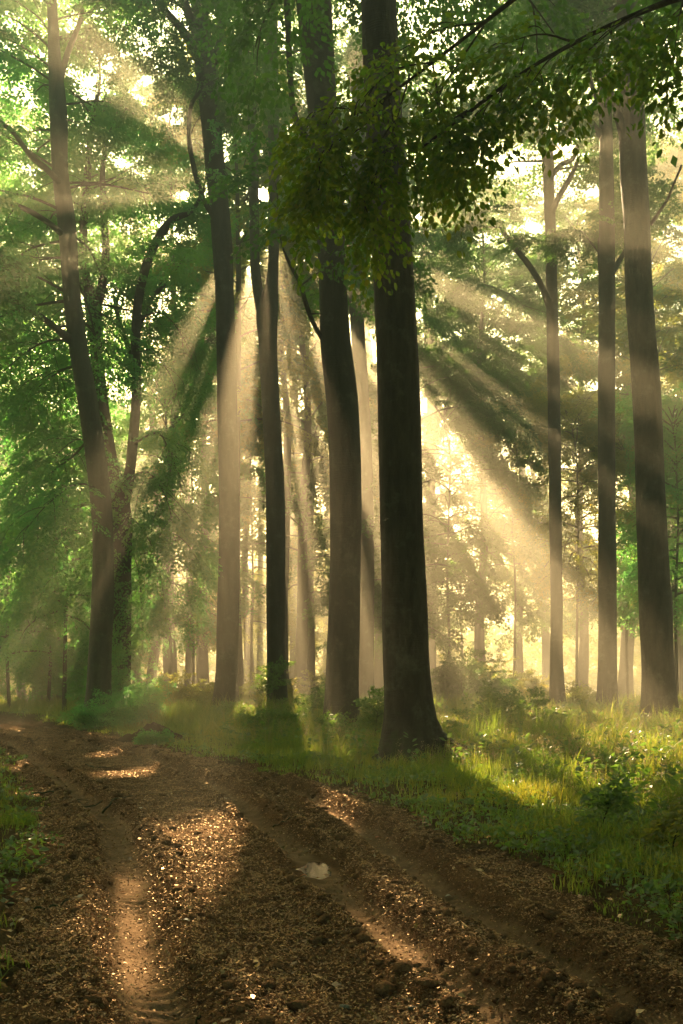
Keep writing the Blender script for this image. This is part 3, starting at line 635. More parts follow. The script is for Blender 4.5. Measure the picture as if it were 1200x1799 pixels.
# ------------------------------------------------------------------ trees farther off, told apart by what they stand between
def far_tree(px, Y, label, seed, leafm, w0=13, z0=8, z1=30, nb=24, Lmax=7.5, leaf=.17, K=26, lean=0):
    by = HOR+EYE*F/Y-3
    wpx = w0*90/Y
    r = np.random.default_rng(seed)
    zt = HOR-(z1-1)/Y*F
    ys = np.linspace(by, zt, 7)
    rows = [(px+lean*k+r.normal(0, 4), y, wpx*(1.2-.18*k if k else 1.5)) for k, y in enumerate(ys)]
    return beech('beech_tree', Y, rows, label, sides=10, flare=.1, seed=seed, z0=z0, z1=z1, nb=nb, Lmax=Lmax, leafm=leafm, leaf=leaf, K=K, top=z1+2, spacing=.7, size=1.15, bpart_tubes=False, group='beeches far back in the mist')
FAR = [(415, 57, 'leaf_gold', 'golden high crown close left of the low sun'), (498, 64, 'leaf_gold', 'golden high crown close right of the low sun'), (355, 66, 'leaf', 'green high crown behind the fork of the tall straight trunk'), (-20, 62, 'leaf_green', 'misty green crown at the left edge above the bend of the track'), (40, 100, 'leaf_green', 'faint tree behind the two pale stems beyond the bend'),
       (110, 72, 'leaf_green', 'misty green tree just left of the mossy leaning trunk'), (150, 104, 'leaf_green', 'faint tree behind the foot of the mossy leaning trunk'),
       (240, 92, 'leaf_green', 'faint stem behind the darker low forking beech'), (335, 78, 'leaf_gold', 'golden crowned far beech left of the tall straight trunk'),
       (432, 82, 'leaf_gold', 'far beech in the glow right of the tall straight trunk'),
              (575, 100, 'leaf_gold', 'faint tree behind the trunk with the dead branch'), (605, 66, 'leaf', 'green crown above and behind the trunk with the dead branch'),
       (700, 96, 'leaf', 'tree hidden behind the blackest trunk, crown showing either side'), (720, 60, 'leaf', 'dark crown high to the right of the blackest trunk'),
       (850, 72, 'leaf', 'dark green crown over the brightest gap in the wood'),
       (910, 82, 'leaf', 'crown between the bright gap and the fan limbed beech'),
       (1020, 74, 'leaf', 'leafy tree between the fan limbed beech and the slim dark one'),        (1140, 66, 'leaf_gold', 'gold green crown behind the lichen speckled trunk'),        (1230, 70, 'leaf', 'leafy crown reaching in at the right edge of the wood'),        (300, 60, 'leaf_green', 'green crown between the low forking beech and the tall straight trunk'), (530, 62, 'leaf', 'green crown high above the twin stemmed beech'),
       (-120, 80, 'leaf_green', 'green crown reaching in high at the left edge'), ]
for k, (px, Y, lm, lb) in enumerate(FAR):
    z1 = 36 if Y < 90 else 31
    far_tree(px, Y, lb, 200+k*3, lm, z0=(16 if k < 3 else 7 if 380 < px < 620 or px > 780 else 5), z1=z1, nb=20 if k < 3 else 32 if Y < 90 else 22)

def young(px, Y, zt, label, seed, leafm, z0=2.5, nb=20, Lmax=4.0, leaf=.12, w0=5):
    r = np.random.default_rng(seed); by = HOR+EYE*F/Y-3; zp = HOR-(zt-1)/Y*F
    rows = [(px+r.normal(0, 3), y, w0*60/Y*(1.2-.18*k)) for k, y in enumerate(np.linspace(by, zp, 6))]
    return beech('young_beech', Y, rows, label, sides=8, flare=.1, seed=seed, z0=z0, z1=zt, nb=nb, Lmax=Lmax, leafm=leafm, leaf=leaf, K=24, top=zt+1, spacing=.6, droop=.7, bpart_tubes=False, group='young beeches under the tall trees')
YOUNG = [(15, 52, 15, 'leaf_green', 'bright green young beech filling the left edge at mid height', 3, 5), (85, 56, 17, 'leaf_green', 'green young beech behind the lowest limb of the mossy trunk', 3.5, 5),
         (115, 44, 13, 'leaf_green', 'green drooping young beech just left of the mossy leaning trunk', 4.5, 4), (300, 52, 17, 'leaf_green', 'green young beech with hanging sprays right of the low forking beech', 4.5, 4.5),
         (340, 64, 20, 'leaf_gold', 'gold green young beech left of the tall straight trunk', 5, 4), (445, 70, 20, 'leaf_gold', 'golden young beech between the straight and twin stemmed trunks', 6, 3.5),
         (535, 84, 22, 'leaf_gold', 'golden young beech behind the wavy misty trunk', 6, 4), (600, 90, 20, 'leaf_gold', 'golden young beech glimpsed beside the dead branched trunk', 4, 4),
         (790, 62, 19, 'leaf', 'darker young beech in front of the low layered boughs', 6, 4.5), (845, 78, 22, 'leaf', 'young beech at the left rim of the bright gap', 12, 5),
         (905, 70, 21, 'leaf_gold', 'gold edged young beech over the light shafts', 10, 5), (1015, 60, 18, 'leaf_gold', 'gold green young beech left of the slim dark beech', 8, 4.5),
         (1105, 62, 17, 'leaf', 'young beech between the two dark trunks at the right', 7, 4.5), (1190, 52, 16, 'leaf_green', 'green young beech at the right edge of the wood', 6, 4.5),
         (200, 66, 20, 'leaf_green', 'green young beech behind the two left beeches', 5, 5), (-60, 55, 18, 'leaf_green', 'green young beech leaning in from the left edge', 3, 5.5),
         (680, 74, 20, 'leaf', 'young beech behind the blackest trunk', 5, 4), (735, 92, 24, 'leaf_gold', 'pale young beech behind the layered boughs', 5, 5),
         (812, 90, 23, 'leaf', 'young beech breaking up the brightest gap of sky', 12, 4.5)]
for k, (px, Y, zt, lm, lb, zz, Lm) in enumerate(YOUNG): young(px, Y, zt, lb, 500+k*7, lm, z0=zz, Lmax=Lm)

rw = np.random.default_rng(900); V_ = []; T_ = []; f_ = []; nW = 7000
xw = rw.uniform(-75, 75, nW); yw = rw.uniform(110, 175, nW); zw = rw.random(nW)**1.15*19*(.6+.8*(fbm(xw*.09, yw*.05, 7, 2)+.5))
keep = rw.random(nW) < np.where((xw > 10)&(xw < 26)&(zw > 9), .35, 1.0)
anc = np.stack([xw, yw, zw+.6], -1)[keep]; fw = rw.normal(0, 1, anc.shape); fw[:, 2] = -.2
V, f, t = leaves_from_sprays(anc, fw, rw.uniform(2.2, 4.2, len(anc)), 60, .42, rw, False, .3, .6, False, .75)
tag(mesh_obj('distant_wood', V, [f], M['leaf_gold'], None, False, t), 'far off leafy undergrowth fading into the mist', 'wood', None, 'stuff')

# ------------------------------------------------------------------ overhanging near bough: a beech just outside the right of the frame
def near_beech():
    bx, by = 5.2, 7.6; g0 = gh(bx, by)
    root = empty('overhanging_beech', (bx, by, g0), 'near leafy bough with large dark leaves hanging across the top right', 'tree')
    tb = Tubes()
    tr = np.array([[bx, by, g0-.1, .42], [bx, by, g0+.6, .33], [bx+.05, by, 3, .29], [bx-.05, by+.1, 6, .27], [bx, by+.2, 10, .24], [bx+.1, by+.1, 15, .17], [bx, by, 20, .05]])
    trunk_tubes(tb, tr, 24, 99, .4, 8)
    lim = [[(bx, by, 6.6, .12)] + [(*P(x, y, Y), r) for x, y, Y, r in [(1250, -20, 7.6, .035), (1130, 20, 7.4, .02), (1010, 75, 7.3, .016), (900, 140, 7.2, .012), (820, 200, 7.2, .014), (740, 260, 7.2, .008)]],
           [(bx, by+.1, 7.6, .12)] + [(*P(x, y, Y), r) for x, y, Y, r in [(1150, -160, 8.0, .05), (980, -60, 8.0, .03), (850, 40, 8.0, .017), (760, 110, 8.0, .013), (680, 170, 8.0, .010), (590, 240, 8.0, .008)]]]
    for l in lim:
        q = resample(l, 40); tb.add(q[:, :3], q[:, 3], 8)
    tb.build('trunk', M['bark_dark'], root)
    cr = Crown(77, .30)
    def B(pts, n=6, sl=.35, dr=.6, r0=.010): cr.bough([P(*t) for t in pts], r0, max(3, int(n*.62)), sl, dr, .15)
    B([(760, 110, 8.0), (700, 120, 7.9), (640, 170, 7.8), (585, 260, 7.8)], 8)
    B([(680, 170, 8.0), (640, 220, 7.9), (580, 260, 7.8), (545, 330, 7.8)], 8)
    B([(680, 160, 8.0), (690, 230, 7.8), (665, 300, 7.7), (650, 350, 7.7)], 8, .3)
    B([(720, 130, 8.0), (700, 200, 7.8), (680, 270, 7.7), (672, 340, 7.7)], 8, .3)
    B([(600, 235, 8.0), (600, 290, 7.9), (640, 350, 7.8), (640, 400, 7.8)], 6, .3)
    B([(600, 235, 8.0), (560, 290, 8), (540, 340, 8), (535, 380, 8)], 6, .3)
    B([(640, 200, 8.0), (600, 190, 8), (560, 195, 8), (530, 240, 8)], 7, .35)
    B([(850, 40, 8.0), (780, 50, 8.1), (700, 90, 8.2), (630, 130, 8.2)], 6, .3)
    B([(850, 45, 8.0), (800, 120, 8.0), (760, 190, 7.9), (740, 250, 7.9)], 8, .35)
    B([(820, 195, 7.2), (790, 220, 7.1), (790, 250, 7.1), (800, 262, 7.1)], 4, .3)
    B([(900, 140, 7.2), (860, 180, 7.1), (840, 200, 7.1), (830, 225, 7.1)], 5, .35)
    B([(1010, 75, 7.3), (960, 110, 7.1), (930, 150, 7.0), (900, 180, 7.0)], 7, .35)
    B([(1010, 75, 7.3), (950, 60, 7.4), (880, 80, 7.5), (820, 110, 7.5)], 5, .3)
    B([(1130, 20, 7.4), (1080, 50, 7.2), (1030, 90, 7.1), (1000, 110, 7.1)], 7, .35)
    B([(1200, 0, 7.4), (1190, 50, 7.2), (1185, 90, 7.1), (1175, 125, 7.1)], 5, .3)
    B([(1250, -20, 7.6), (1200, 20, 7.8), (1150, 60, 8), (1120, 80, 8)], 4, .3)
    B([(760, 110, 8), (770, 170, 8), (790, 230, 8), (780, 280, 8)], 6, .3)
    def pth(z): return np.array([bx, by, z])
    cr.sp = .5; cr.auto(pth, 11, 19, 14, 3.2, .4, (-2.0, .9))
    cr.build(root, M['leaf_near'], .36, 13, .064, cull=False, hexa=True, droop=.5, tilt=.6)
near_beech()

# twiggy leaves crossing in front of the trunks lower down: hanging sprays of the blackest beech's own low shoots
def low_shoot(name, label, pts, n, size, leaf, mat, sp=.3, r0=.012, cat='branch', K=22, group=None, sl=.4, dr=.5):
    p0 = P(*pts[0]); root = empty(name, p0, label, cat, group)
    cr = Crown(int(pts[0][0]*7+pts[0][1]), sp); cr.bough([P(*t) for t in pts], r0, n, sl, dr, .1)
    cr.build(root, M[mat], size, K, leaf, cull=False, part='leaves')

# ------------------------------------------------------------------ more of the wood, added unseen round the viewpoint to hold back sky light
def ring():
    first = beech('beech_tree', 12, [(600-13*F/12, HOR+EYE*F/12, 110), (600-13*F/12, HOR-3*F/12, 95), (600-13*F/12, HOR-12*F/12, 70), (600-13*F/12, HOR-22*F/12, 30)],
        'unseen tall beech added beside or behind the viewpoint to block sky light', sides=16, flare=.3, seed=801, z0=11, z1=25, nb=26, Lmax=7.5, K=18, leaf=.17, size=1.3, spacing=.8, bpart_tubes=False, group='unseen beeches added round the viewpoint')
    kids = [o for o in bpy.data.objects if o.parent is first]
    spots = [(6.5, 2), (-10, 3), (11, 13), (.5, -4), (13, 9), (-20, 22), (16, 19), (-19, 30), (20, 30), (-9, 2), (8, -1), (0, -7), (-13, -8), (12, -10), (-4, -16), (6, -18), (-22, 6), (22, 2), (-20, -18), (19, -19), (-24, 18), (26, 16)]
    for k, (x, y) in enumerate(spots):
        c = first.copy(); C.objects.link(c); c.location = (x, y, gh(x, y)); c.rotation_euler = (0, 0, k*1.3)
        for o in kids:
            d = o.copy(); C.objects.link(d); d.parent = c
ring()

# ------------------------------------------------------------------ saplings and shrubs
def sapling(px, Y, hpx, label, mat='herb', stems=2, leaf=.075, spread=.25, seed=0, name='sapling', cat='sapling', size=.28, K=12, group=None, nsec=5):
    x = (px-CX)/F*Y; z = gh(x, Y); root = empty(name, (x, Y, z), label, cat, group)
    r = np.random.default_rng(seed+int(px)); cr = Crown(seed+int(px), .16)
    H = hpx/F*Y
    for s in range(stems):
        a = r.uniform(0, 6.28); d = np.array([math.cos(a)*spread, math.sin(a)*spread, 1.0])
        g = grow(np.array([x, Y, z-.03]), d, H*r.uniform(.75, 1.05), r, -.02 if spread < .5 else .25, 8, .1)
        cr.bough(g, .012, nsec, .3, .25, .3)
    cr.build(root, M[mat], size, K, leaf, cull=False, part='leaves', hexa=True, droop=.15, tilt=.45)
sapling(448, 40, 130, 'thin beech sapling with arching leafy shoots left of the twin stemmed beech', seed=1, stems=1, leaf=.12, spread=.3, size=.45, nsec=6)
sapling(520, 30, 110, 'leaning sapling growing between the twin stemmed beech and the dead branched trunk', seed=2, stems=2, leaf=.09, spread=.5, size=.35)
sapling(655, 23, 110, 'upright leafy shoots filling the space left of the blackest trunk', seed=3, stems=3, leaf=.08, spread=.22, size=.3)
sapling(590, 24, 60, 'low sapling at the foot of the trunk with the dead branch', seed=4, stems=2, leaf=.07, spread=.4)
sapling(885, 26, 95, 'bushy sapling on the grassy bank below the light shafts', seed=5, stems=3, leaf=.08, spread=.35, size=.32)
sapling(825, 24, 90, 'leafy sapling on the grass right of the blackest trunk', seed=6, stems=3, leaf=.08, spread=.35, size=.3)
sapling(935, 30, 85, 'small sapling with a flat top left of the fan limbed beech', seed=8, stems=2, leaf=.08, spread=.3, size=.3)
sapling(1045, 9.0, 105, 'dark little sapling in the near grass', seed=9, stems=1, leaf=.06, spread=.1, size=.2, nsec=4)
sapling(1178, 8.4, 95, 'yellow green seedling at the right edge of the near grass', mat='leaf_gold', seed=10, stems=1, leaf=.06, spread=.1, size=.16, nsec=4)
sapling(740, 22, 35, 'low shoots at the roots of the blackest trunk', seed=11, stems=3, leaf=.07, spread=.7, size=.2)
def shrub(px, Y, hpx, wpx, label, mat, seed, n=16, leaf=.09, size=.4, name='shrub'):
    x0 = (px-CX)/F*Y; z = gh(x0, Y); root = empty(name, (x0, Y, z), label, 'shrub', 'shrubs under the trees')
    r = np.random.default_rng(seed); cr = Crown(seed, .25); H = hpx/F*Y; W = wpx/F*Y
    for s in range(n):
        a = r.uniform(0, 6.28); rad = r.uniform(0, .5)*W*.5
        p = np.array([x0+math.cos(a)*rad, Y+math.sin(a)*rad, gh(x0, Y)-.03])
        d = np.array([math.cos(a)*r.uniform(.1, .9), math.sin(a)*r.uniform(.1, .9), 1.0])
        cr.bough(grow(p, d, H*r.uniform(.6, 1.1), r, .35, 6), .014, 5, .45, .5, .2)
    cr.build(root, M[mat], size, 22, leaf, cull=False, part='leaves', droop=.2, tilt=.6)
shrub(330, 46, 70, 120, 'sunlit golden shrub left of the tall straight trunk', 'leaf_gold', 301, 22)
shrub(285, 50, 60, 110, 'sunlit golden shrub behind the dirt mound', 'leaf_gold', 302, 18)
shrub(230, 36, 60, 100, 'bright green shrub at the foot of the low forking beech', 'leaf_green', 303, 22, .07)
shrub(178, 33, 45, 90, 'bright green shrub at the foot of the mossy leaning trunk', 'leaf_green', 304, 22, .06)
shrub(205, 40, 110, 70, 'tall green shrub climbing between the two left beeches', 'leaf_green', 305, 16)
shrub(440, 52, 70, 120, 'golden shrub behind the twin stemmed beech', 'leaf_gold', 306, 18)
shrub(545, 60, 70, 140, 'golden green shrub behind the wavy misty trunk', 'leaf_gold', 307, 18, .11)
shrub(800, 58, 90, 200, 'misty shrub below the low layered boughs', 'leaf', 308, 26, .12, .5)
shrub(880, 66, 80, 180, 'misty shrub under the brightest shafts of light', 'leaf_gold', 309, 22, .13, .5)
shrub(135, 60, 130, 150, 'misty green shrub between the bend of the track and the mossy leaning trunk', 'leaf_green', 310, 24, .12, .6)
shrub(1010, 48, 45, 150, 'low golden shrub between the fan limbed beech and the slim dark one', 'leaf_gold', 311, 20, .09)
shrub(270, 25.5, 22, 60, 'small green plant growing over the dirt mound', 'leaf_green', 312, 12, .05, .2)
shrub(410, 37, 35, 60, 'green shrub at the foot of the tall straight trunk', 'herb', 313, 14, .07, .3)
shrub(480, 30, 50, 70, 'green weedy shrub in front of the twin stemmed beech', 'herb', 314, 16, .07, .3)

# ------------------------------------------------------------------ dirt mound
a = np.linspace(-1, 1, 60); X, Y = np.meshgrid(a, a)
mc = ((268-CX)/F*27.0, 27.0)
Xw = mc[0]+X*1.15; Yw = mc[1]+Y*.9
R = np.sqrt(X**2+Y**2); H = .45*np.clip(1-R**1.6, -.3, 1)*(1+.5*fbm(Xw*2.5, Yw*2.5, 77, 4))+.09*fbm(Xw*9, Yw*9, 78, 3)
Z = np.minimum(ground_h(Xw, Yw)+H-.08, 9)
Z = np.where(R > .98, ground_h(Xw, Yw)-.1, Z)
i = np.arange(59)[:, None]*60+np.arange(59)[None]
q = np.stack([i, i+1, i+61, i+60], -1).reshape(-1, 4)
tag(mesh_obj('dirt_mound', np.stack([Xw, Yw, Z], -1).reshape(-1, 3), [q], M['mud']), 'low heap of dark churned earth beside the far track', 'mound')

# ------------------------------------------------------------------ litter and grass
def flakes(n, sampler, smin, smax, asp, tiltsd, lift, tonefn, seed, hexa=False):
    r = np.random.default_rng(seed); x, y = sampler(n, r)
    z = ground_h(x, y)+.004+lift*r.random(len(x)); k = len(x)
    L = r.uniform(smin, smax, k)*(1+.045*np.maximum(0, y-6)); W = L*r.uniform(asp*.6, asp*1.3, k)
    a = r.uniform(0, 2*math.pi, k); n3 = np.stack([r.normal(0, tiltsd, k), r.normal(0, tiltsd, k), np.ones(k)], -1); n3 /= np.linalg.norm(n3, axis=1)[:, None]
    d = np.stack([np.cos(a), np.sin(a), np.zeros(k)], -1); d -= n3*(d*n3).sum(1)[:, None]; d /= np.linalg.norm(d, axis=1)[:, None]; s = np.cross(n3, d)
    c = np.stack([x, y, z+np.abs(d[:, 2])*L*.3], -1); d = d*L[:, None]*.5; s = s*W[:, None]*.5
    if hexa: V = np.stack([c-d, c-d*.2+s, c+d, c-d*.2-s], 1)
    else: V = np.stack([c-d-s*.6, c+d*.8-s, c+d+s*.7, c-d*.9+s], 1)
    return V.reshape(-1, 3), np.arange(k*4).reshape(-1, 4), tonefn(r, k)
def on_path(n, r):
    t = r.random(n)**1.25; y = 3.8*np.exp(t*math.log(34/3.8)); x = edge_l(y)-.1+r.random(n)*(edge_r(y)-edge_l(y)+.2)
    g, rim = rutfield(x, y); cl = fbm(x*1.3, y*1.3, 61, 3)
    k = (r.random(n) < (1-.85*g)*np.clip(.75+1.1*cl, .15, 1))&(pathmask(x, y) > .3)&(((x-PUD[0])/.22)**2+((y-PUD[1])/.68)**2 > 1); return x[k], y[k]
V, f, t = flakes(470000, on_path, .006, .021, .5, .5, .010, lambda r, k: np.clip(r.beta(1.6, 2.6, k), 0, 1), 5)
tag(mesh_obj('wood_chips', V, [f], M['chips'], None, False, t), 'brown wood chips and bark crumbs littering the track', 'litter', None, 'stuff')
def near_edge(n, r):
    t = r.random(n)**1.1; y = 4*np.exp(t*math.log(28/4)); x = edge_l(y)-1.2+r.random(n)*(edge_r(y)-edge_l(y)+3.6)
    k = r.random(n) < np.where(pathmask(x, y) > .5, .22, 1); return x[k], y[k]
V, f, t = flakes(6500, near_edge, .03, .06, .6, .35, .02, lambda r, k: r.beta(1.3, 1.5, k), 6, True)
tag(mesh_obj('fallen_leaves', V, [f], M['dead_leaf'], None, False, t), 'scattered dry fallen leaves along the track edges', 'litter', None, 'stuff')

def blades(n, sampler, hfn, seed, wbase=.0045, seg=3, bend=.5):
    r = np.random.default_rng(seed); x, y = sampler(n, r); k = len(x); z = ground_h(x, y)-.01
    h = hfn(x, y)*r.uniform(.5, 1.25, k); a = r.uniform(0, 6.28, k); b = r.uniform(.1, 1, k)*bend
    dx = np.cos(a); dy = np.sin(a); wdt = wbase*(1+.09*np.maximum(0, y-6))*r.uniform(.7, 1.3, k)
    fa = a+math.pi/2+r.normal(0, .4, k); sx = np.cos(fa)*wdt; sy = np.sin(fa)*wdt
    rows = []
    for s in range(seg+1):
        t = s/seg; off = b*h*t**2; zz = z+h*(t-.35*b*t**2.5); ww = (1-t**1.5)*1.0+.02
        cx = x+dx*off; cyy = y+dy*off
        rows.append(np.stack([cx-sx*ww, cyy-sy*ww, zz], -1)); rows.append(np.stack([cx+sx*ww, cyy+sy*ww, zz], -1))
    V = np.stack(rows, 1).reshape(-1, 3); m = 2*(seg+1); i = np.arange(k)[:, None]*m
    f = np.concatenate([i+np.array([[2*s, 2*s+1, 2*s+3, 2*s+2]]) for s in range(seg)], 0)
    cl = fbm(x*.8, y*.8, 91, 3)
    tone = np.clip(.45+cl*.5+r.normal(0, .2, k), 0, 1); tips = rows[-1]
    return V, f, np.tile(tone, seg), tips
def in_grass(n, r):
    y = 4.2*np.exp(r.random(n)**.8*math.log(62/4.2)); hw = y*.40+1.2
    x = r.uniform(-1, 1, n)*hw; m = pathmask(x, y); cl = fbm(x*.55, y*.55, 95, 3); ed = np.minimum(np.abs(x-edge_r(y)), np.abs(x-edge_l(y)))
    dens = (1-sstep(.0, .35, m+.5*fbm(x*3.1, y*3.1, 121, 2)))*np.clip(.8+1.6*fbm(x*4, y*4, 123, 2), .1, 1.3)*np.clip(.45+1.5*cl+.55*sstep(0, 1.2, ed), .10, 1)
    k = r.random(n) < dens; return x[k], y[k]
def gheight(x, y):
    e = np.maximum(x-edge_r(y), edge_l(y)-x); cl = fbm(x*.5, y*.5, 97, 3)
    c2 = fbm(x*2.6, y*2.6, 98, 2)
    return (.09+.13*sstep(0, 1.2, e)+.36*sstep(1.2, 5, e)*sstep(9, 20, y))*np.clip(1+.8*cl+1.5*c2, .3, 2.3)
V, f, t, tips = blades(430000, in_grass, gheight, 8, .0042, 3, .95)
tag(mesh_obj('grass', V, [f], M['grass'], None, True, t), 'long green and golden grass on both sides of the track', 'grass', None, 'stuff')
# tall flowering stems with feathery seed heads
def in_seed(n, r):
    y = r.uniform(9, 48, n); x = r.uniform(-.12, .42, n)*y; e = x-edge_r(y); k = (e > 1.2)&(r.random(n) < sstep(1.2, 5, e)*np.clip(.5+1.8*fbm(x*.4, y*.4, 99, 2), 0, 1)); return x[k], y[k]
V1, f1, t1, tips = blades(17000, in_seed, lambda x, y: .35+.3*sstep(10, 25, y), 9, .0014, 3, .35)
r = np.random.default_rng(10); k = len(tips); m_ = 22
u = r.random((k, m_)); base = tips[:, None]+np.stack([r.normal(0, .022, (k, m_)), r.normal(0, .022, (k, m_)), -u*.16], -1)
dl = np.stack([r.normal(0, .5, (k, m_)), r.normal(0, .5, (k, m_)), r.uniform(.2, 1, (k, m_))], -1).reshape(-1, 3); dl /= np.linalg.norm(dl, axis=1)[:, None]
sd = np.cross(dl, r.normal(0, 1, dl.shape)); sd /= np.linalg.norm(sd, axis=1)[:, None]; b = base.reshape(-1, 3)
ls = r.uniform(.012, .03, (len(b), 1)); V2 = np.stack([b, b+dl*ls*.5+sd*ls*.2, b+dl*ls, b+dl*ls*.5-sd*ls*.2], 1).reshape(-1, 3)
tag(mesh_obj('grass_seed_heads', np.vstack([V1, V2]), [f1, np.arange(len(V2)).reshape(-1, 4)+len(V1)], M['seed'], None, False, np.concatenate([t1, r.uniform(.2, 1, len(b))])), 'feathery seed heads standing over the grass', 'grass', None, 'stuff')
# broad leaved ground cover
def cover(n, sampler, seed, lmin, lmax, per=7, mat='herb', hgt=.12):
    r = np.random.default_rng(seed); x, y = sampler(n, r); k = len(x); z = ground_h(x, y)
    a = r.uniform(0, 6.28, (k, per)); el = r.uniform(-.1, .9, (k, per)); d = np.stack([np.cos(a)*np.cos(el), np.sin(a)*np.cos(el), np.sin(el)], -1)
    hh = r.uniform(.15, 1, (k, per))*(hgt*r.uniform(.5, 1.5, k))[:, None]
    base = np.stack([x, y, z], -1)[:, None]+np.stack([np.cos(a)*.03, np.sin(a)*.03, hh], -1)
    L = r.uniform(lmin, lmax, (k, per, 1))*(1+.03*np.maximum(0, y-8))[:, None, None]
    base = base.reshape(-1, 3); d = d.reshape(-1, 3); L = L.reshape(-1, 1)
    s = np.cross(d, r.normal(0, .5, d.shape)+np.array([0, 0, 1.3])); s /= np.linalg.norm(s, axis=1)[:, None]; nr = np.cross(s, d)
    W = L*r.uniform(.25, .42, L.shape)
    V = np.stack([base, base+d*L*.35+s*W+nr*L*.06, base+d*L*.7+s*W*.75, base+d*L-nr*L*.12, base+d*L*.7-s*W*.75, base+d*L*.35-s*W+nr*L*.06], 1).reshape(-1, 3)
    i = np.arange(len(base))[:, None]*6; f = np.concatenate([i+np.array([[0, 1, 2, 3]]), i+np.array([[0, 3, 4, 5]])], 0)
    t = np.clip(r.normal(.5, .22, len(base)), 0, 1); return V, f, np.concatenate([t, t])
def in_cover(n, r):
    y = 4.2*np.exp(r.random(n)*math.log(45/4.2)); hw = y*.38+1; x = r.uniform(-1, 1, n)*hw; m = pathmask(x, y)
    d = (1-sstep(.05, .5, m))*np.clip(.3+2.2*fbm(x*.9+5, y*.9, 103, 3), .03, 1); k = r.random(n) < d; return x[k], y[k]
V, f, t = cover(7000, in_seed, 14, .05, .11, 9, 'herb', .42)
tag(mesh_obj('tall_herbs', V, [f], M['herb'], None, False, t), 'patches of taller leafy weeds rising through the grass', 'weeds', None, 'stuff')
V, f, t = cover(13000, in_cover, 12, .03, .07)
tag(mesh_obj('ground_cover', V, [f], M['herb'], None, False, t), 'low broad leaved plants creeping in from the verges', 'ground cover', None, 'stuff')

# ------------------------------------------------------------------ crumbs of mud thrown up beside the ruts
def clods(n, seed):
    r = np.random.default_rng(seed); t = (1+5**.5)/2
    ico = np.array([(-1, t, 0), (1, t, 0), (-1, -t, 0), (1, -t, 0), (0, -1, t), (0, 1, t), (0, -1, -t), (0, 1, -t), (t, 0, -1), (t, 0, 1), (-t, 0, -1), (-t, 0, 1)])/1.9
    F_ = np.array([(0, 11, 5), (0, 5, 1), (0, 1, 7), (0, 7, 10), (0, 10, 11), (1, 5, 9), (5, 11, 4), (11, 10, 2), (10, 7, 6), (7, 1, 8), (3, 9, 4), (3, 4, 2), (3, 2, 6), (3, 6, 8), (3, 8, 9), (4, 9, 5), (2, 4, 11), (6, 2, 10), (8, 6, 7), (9, 8, 1)])
    y = 4*np.exp(r.random(n)*math.log(30/4)); x = edge_l(y)+r.random(n)*(edge_r(y)-edge_l(y)+.5)
    g, rim = rutfield(x, y); k = r.random(n) < (.12+.9*rim)*(1-g)*np.clip(.6+1.6*fbm(x*1.1, y*1.1, 111, 2), .05, 1); x = x[k]; y = y[k]; m = len(x)
    sz = r.uniform(.006, .02, m)*(1+(r.random(m) < .08)*1.4)*(1+.03*np.maximum(0, y-7))
    V = ico[None]*(1+r.normal(0, .18, (m, 12, 1)))*np.stack([sz*r.uniform(.8, 1.5, m), sz*r.uniform(.8, 1.5, m), sz*r.uniform(.5, .9, m)], -1)[:, None]
    V = V+np.stack([x, y, ground_h(x, y)+sz*.35], -1)[:, None]
    return V.reshape(-1, 3), (np.arange(m)[:, None, None]*12+F_[None]).reshape(-1, 3)
V, f = clods(22000, 44)
tag(mesh_obj('mud_clods', V, [f], M['soil']), 'crumbled dark mud pushed up along the wheel ruts', 'mud', None, 'stuff')

# ------------------------------------------------------------------ twigs, stones, clods on the track
def stick(pts, r0, label):
    pts = [((px-CX)/F*(F*EYE/(py-HOR)), F*EYE/(py-HOR)) for px, py in pts]
    root_pts = np.array([[x, y, gh(x, y)+r0*.6+.012, r0*(1-.5*k/len(pts))] for k, (x, y) in enumerate(pts)])
    q = resample(root_pts, len(pts)*6); q[:, 2] += .01*np.sin(np.arange(len(q))*1.1)
    tb = Tubes(); tb.add(q[:, :3], q[:, 3], 7)
    j = len(q)//2; d = q[j+1][:3]-q[j][:3]; d /= np.linalg.norm(d)
    sp = q[j][:3]+np.outer(np.linspace(0, .22, 5), d+np.array([.2, .7, .12])); tb.add(sp, np.linspace(r0*.6, r0*.2, 5), 5)
    o = tb.build('fallen_twig', M['bark_dark'], None); tag(o, label, 'twig', 'fallen twigs on the track')
stick([(55, 1397), (90, 1399), (130, 1402), (160, 1407), (180, 1405)], .012, 'long thin fallen twig lying across the left of the track')
stick([(180, 1417), (205, 1413), (228, 1409)], .016, 'short dark twig lying on the middle of the track')
stick([(480, 1443), (500, 1448), (520, 1452)], .008, 'thin twig beside the right wheel rut above the puddle')
stick([(60, 1605), (95, 1600), (130, 1603)], .008, 'thin twig near the bottom left of the track')
stick([(335, 1790), (345, 1780), (352, 1776)], .006, 'pale crooked twig at the bottom edge of the track')
stick([(150, 1345), (180, 1350), (205, 1349)], .014, 'twig lying farthest along the track')
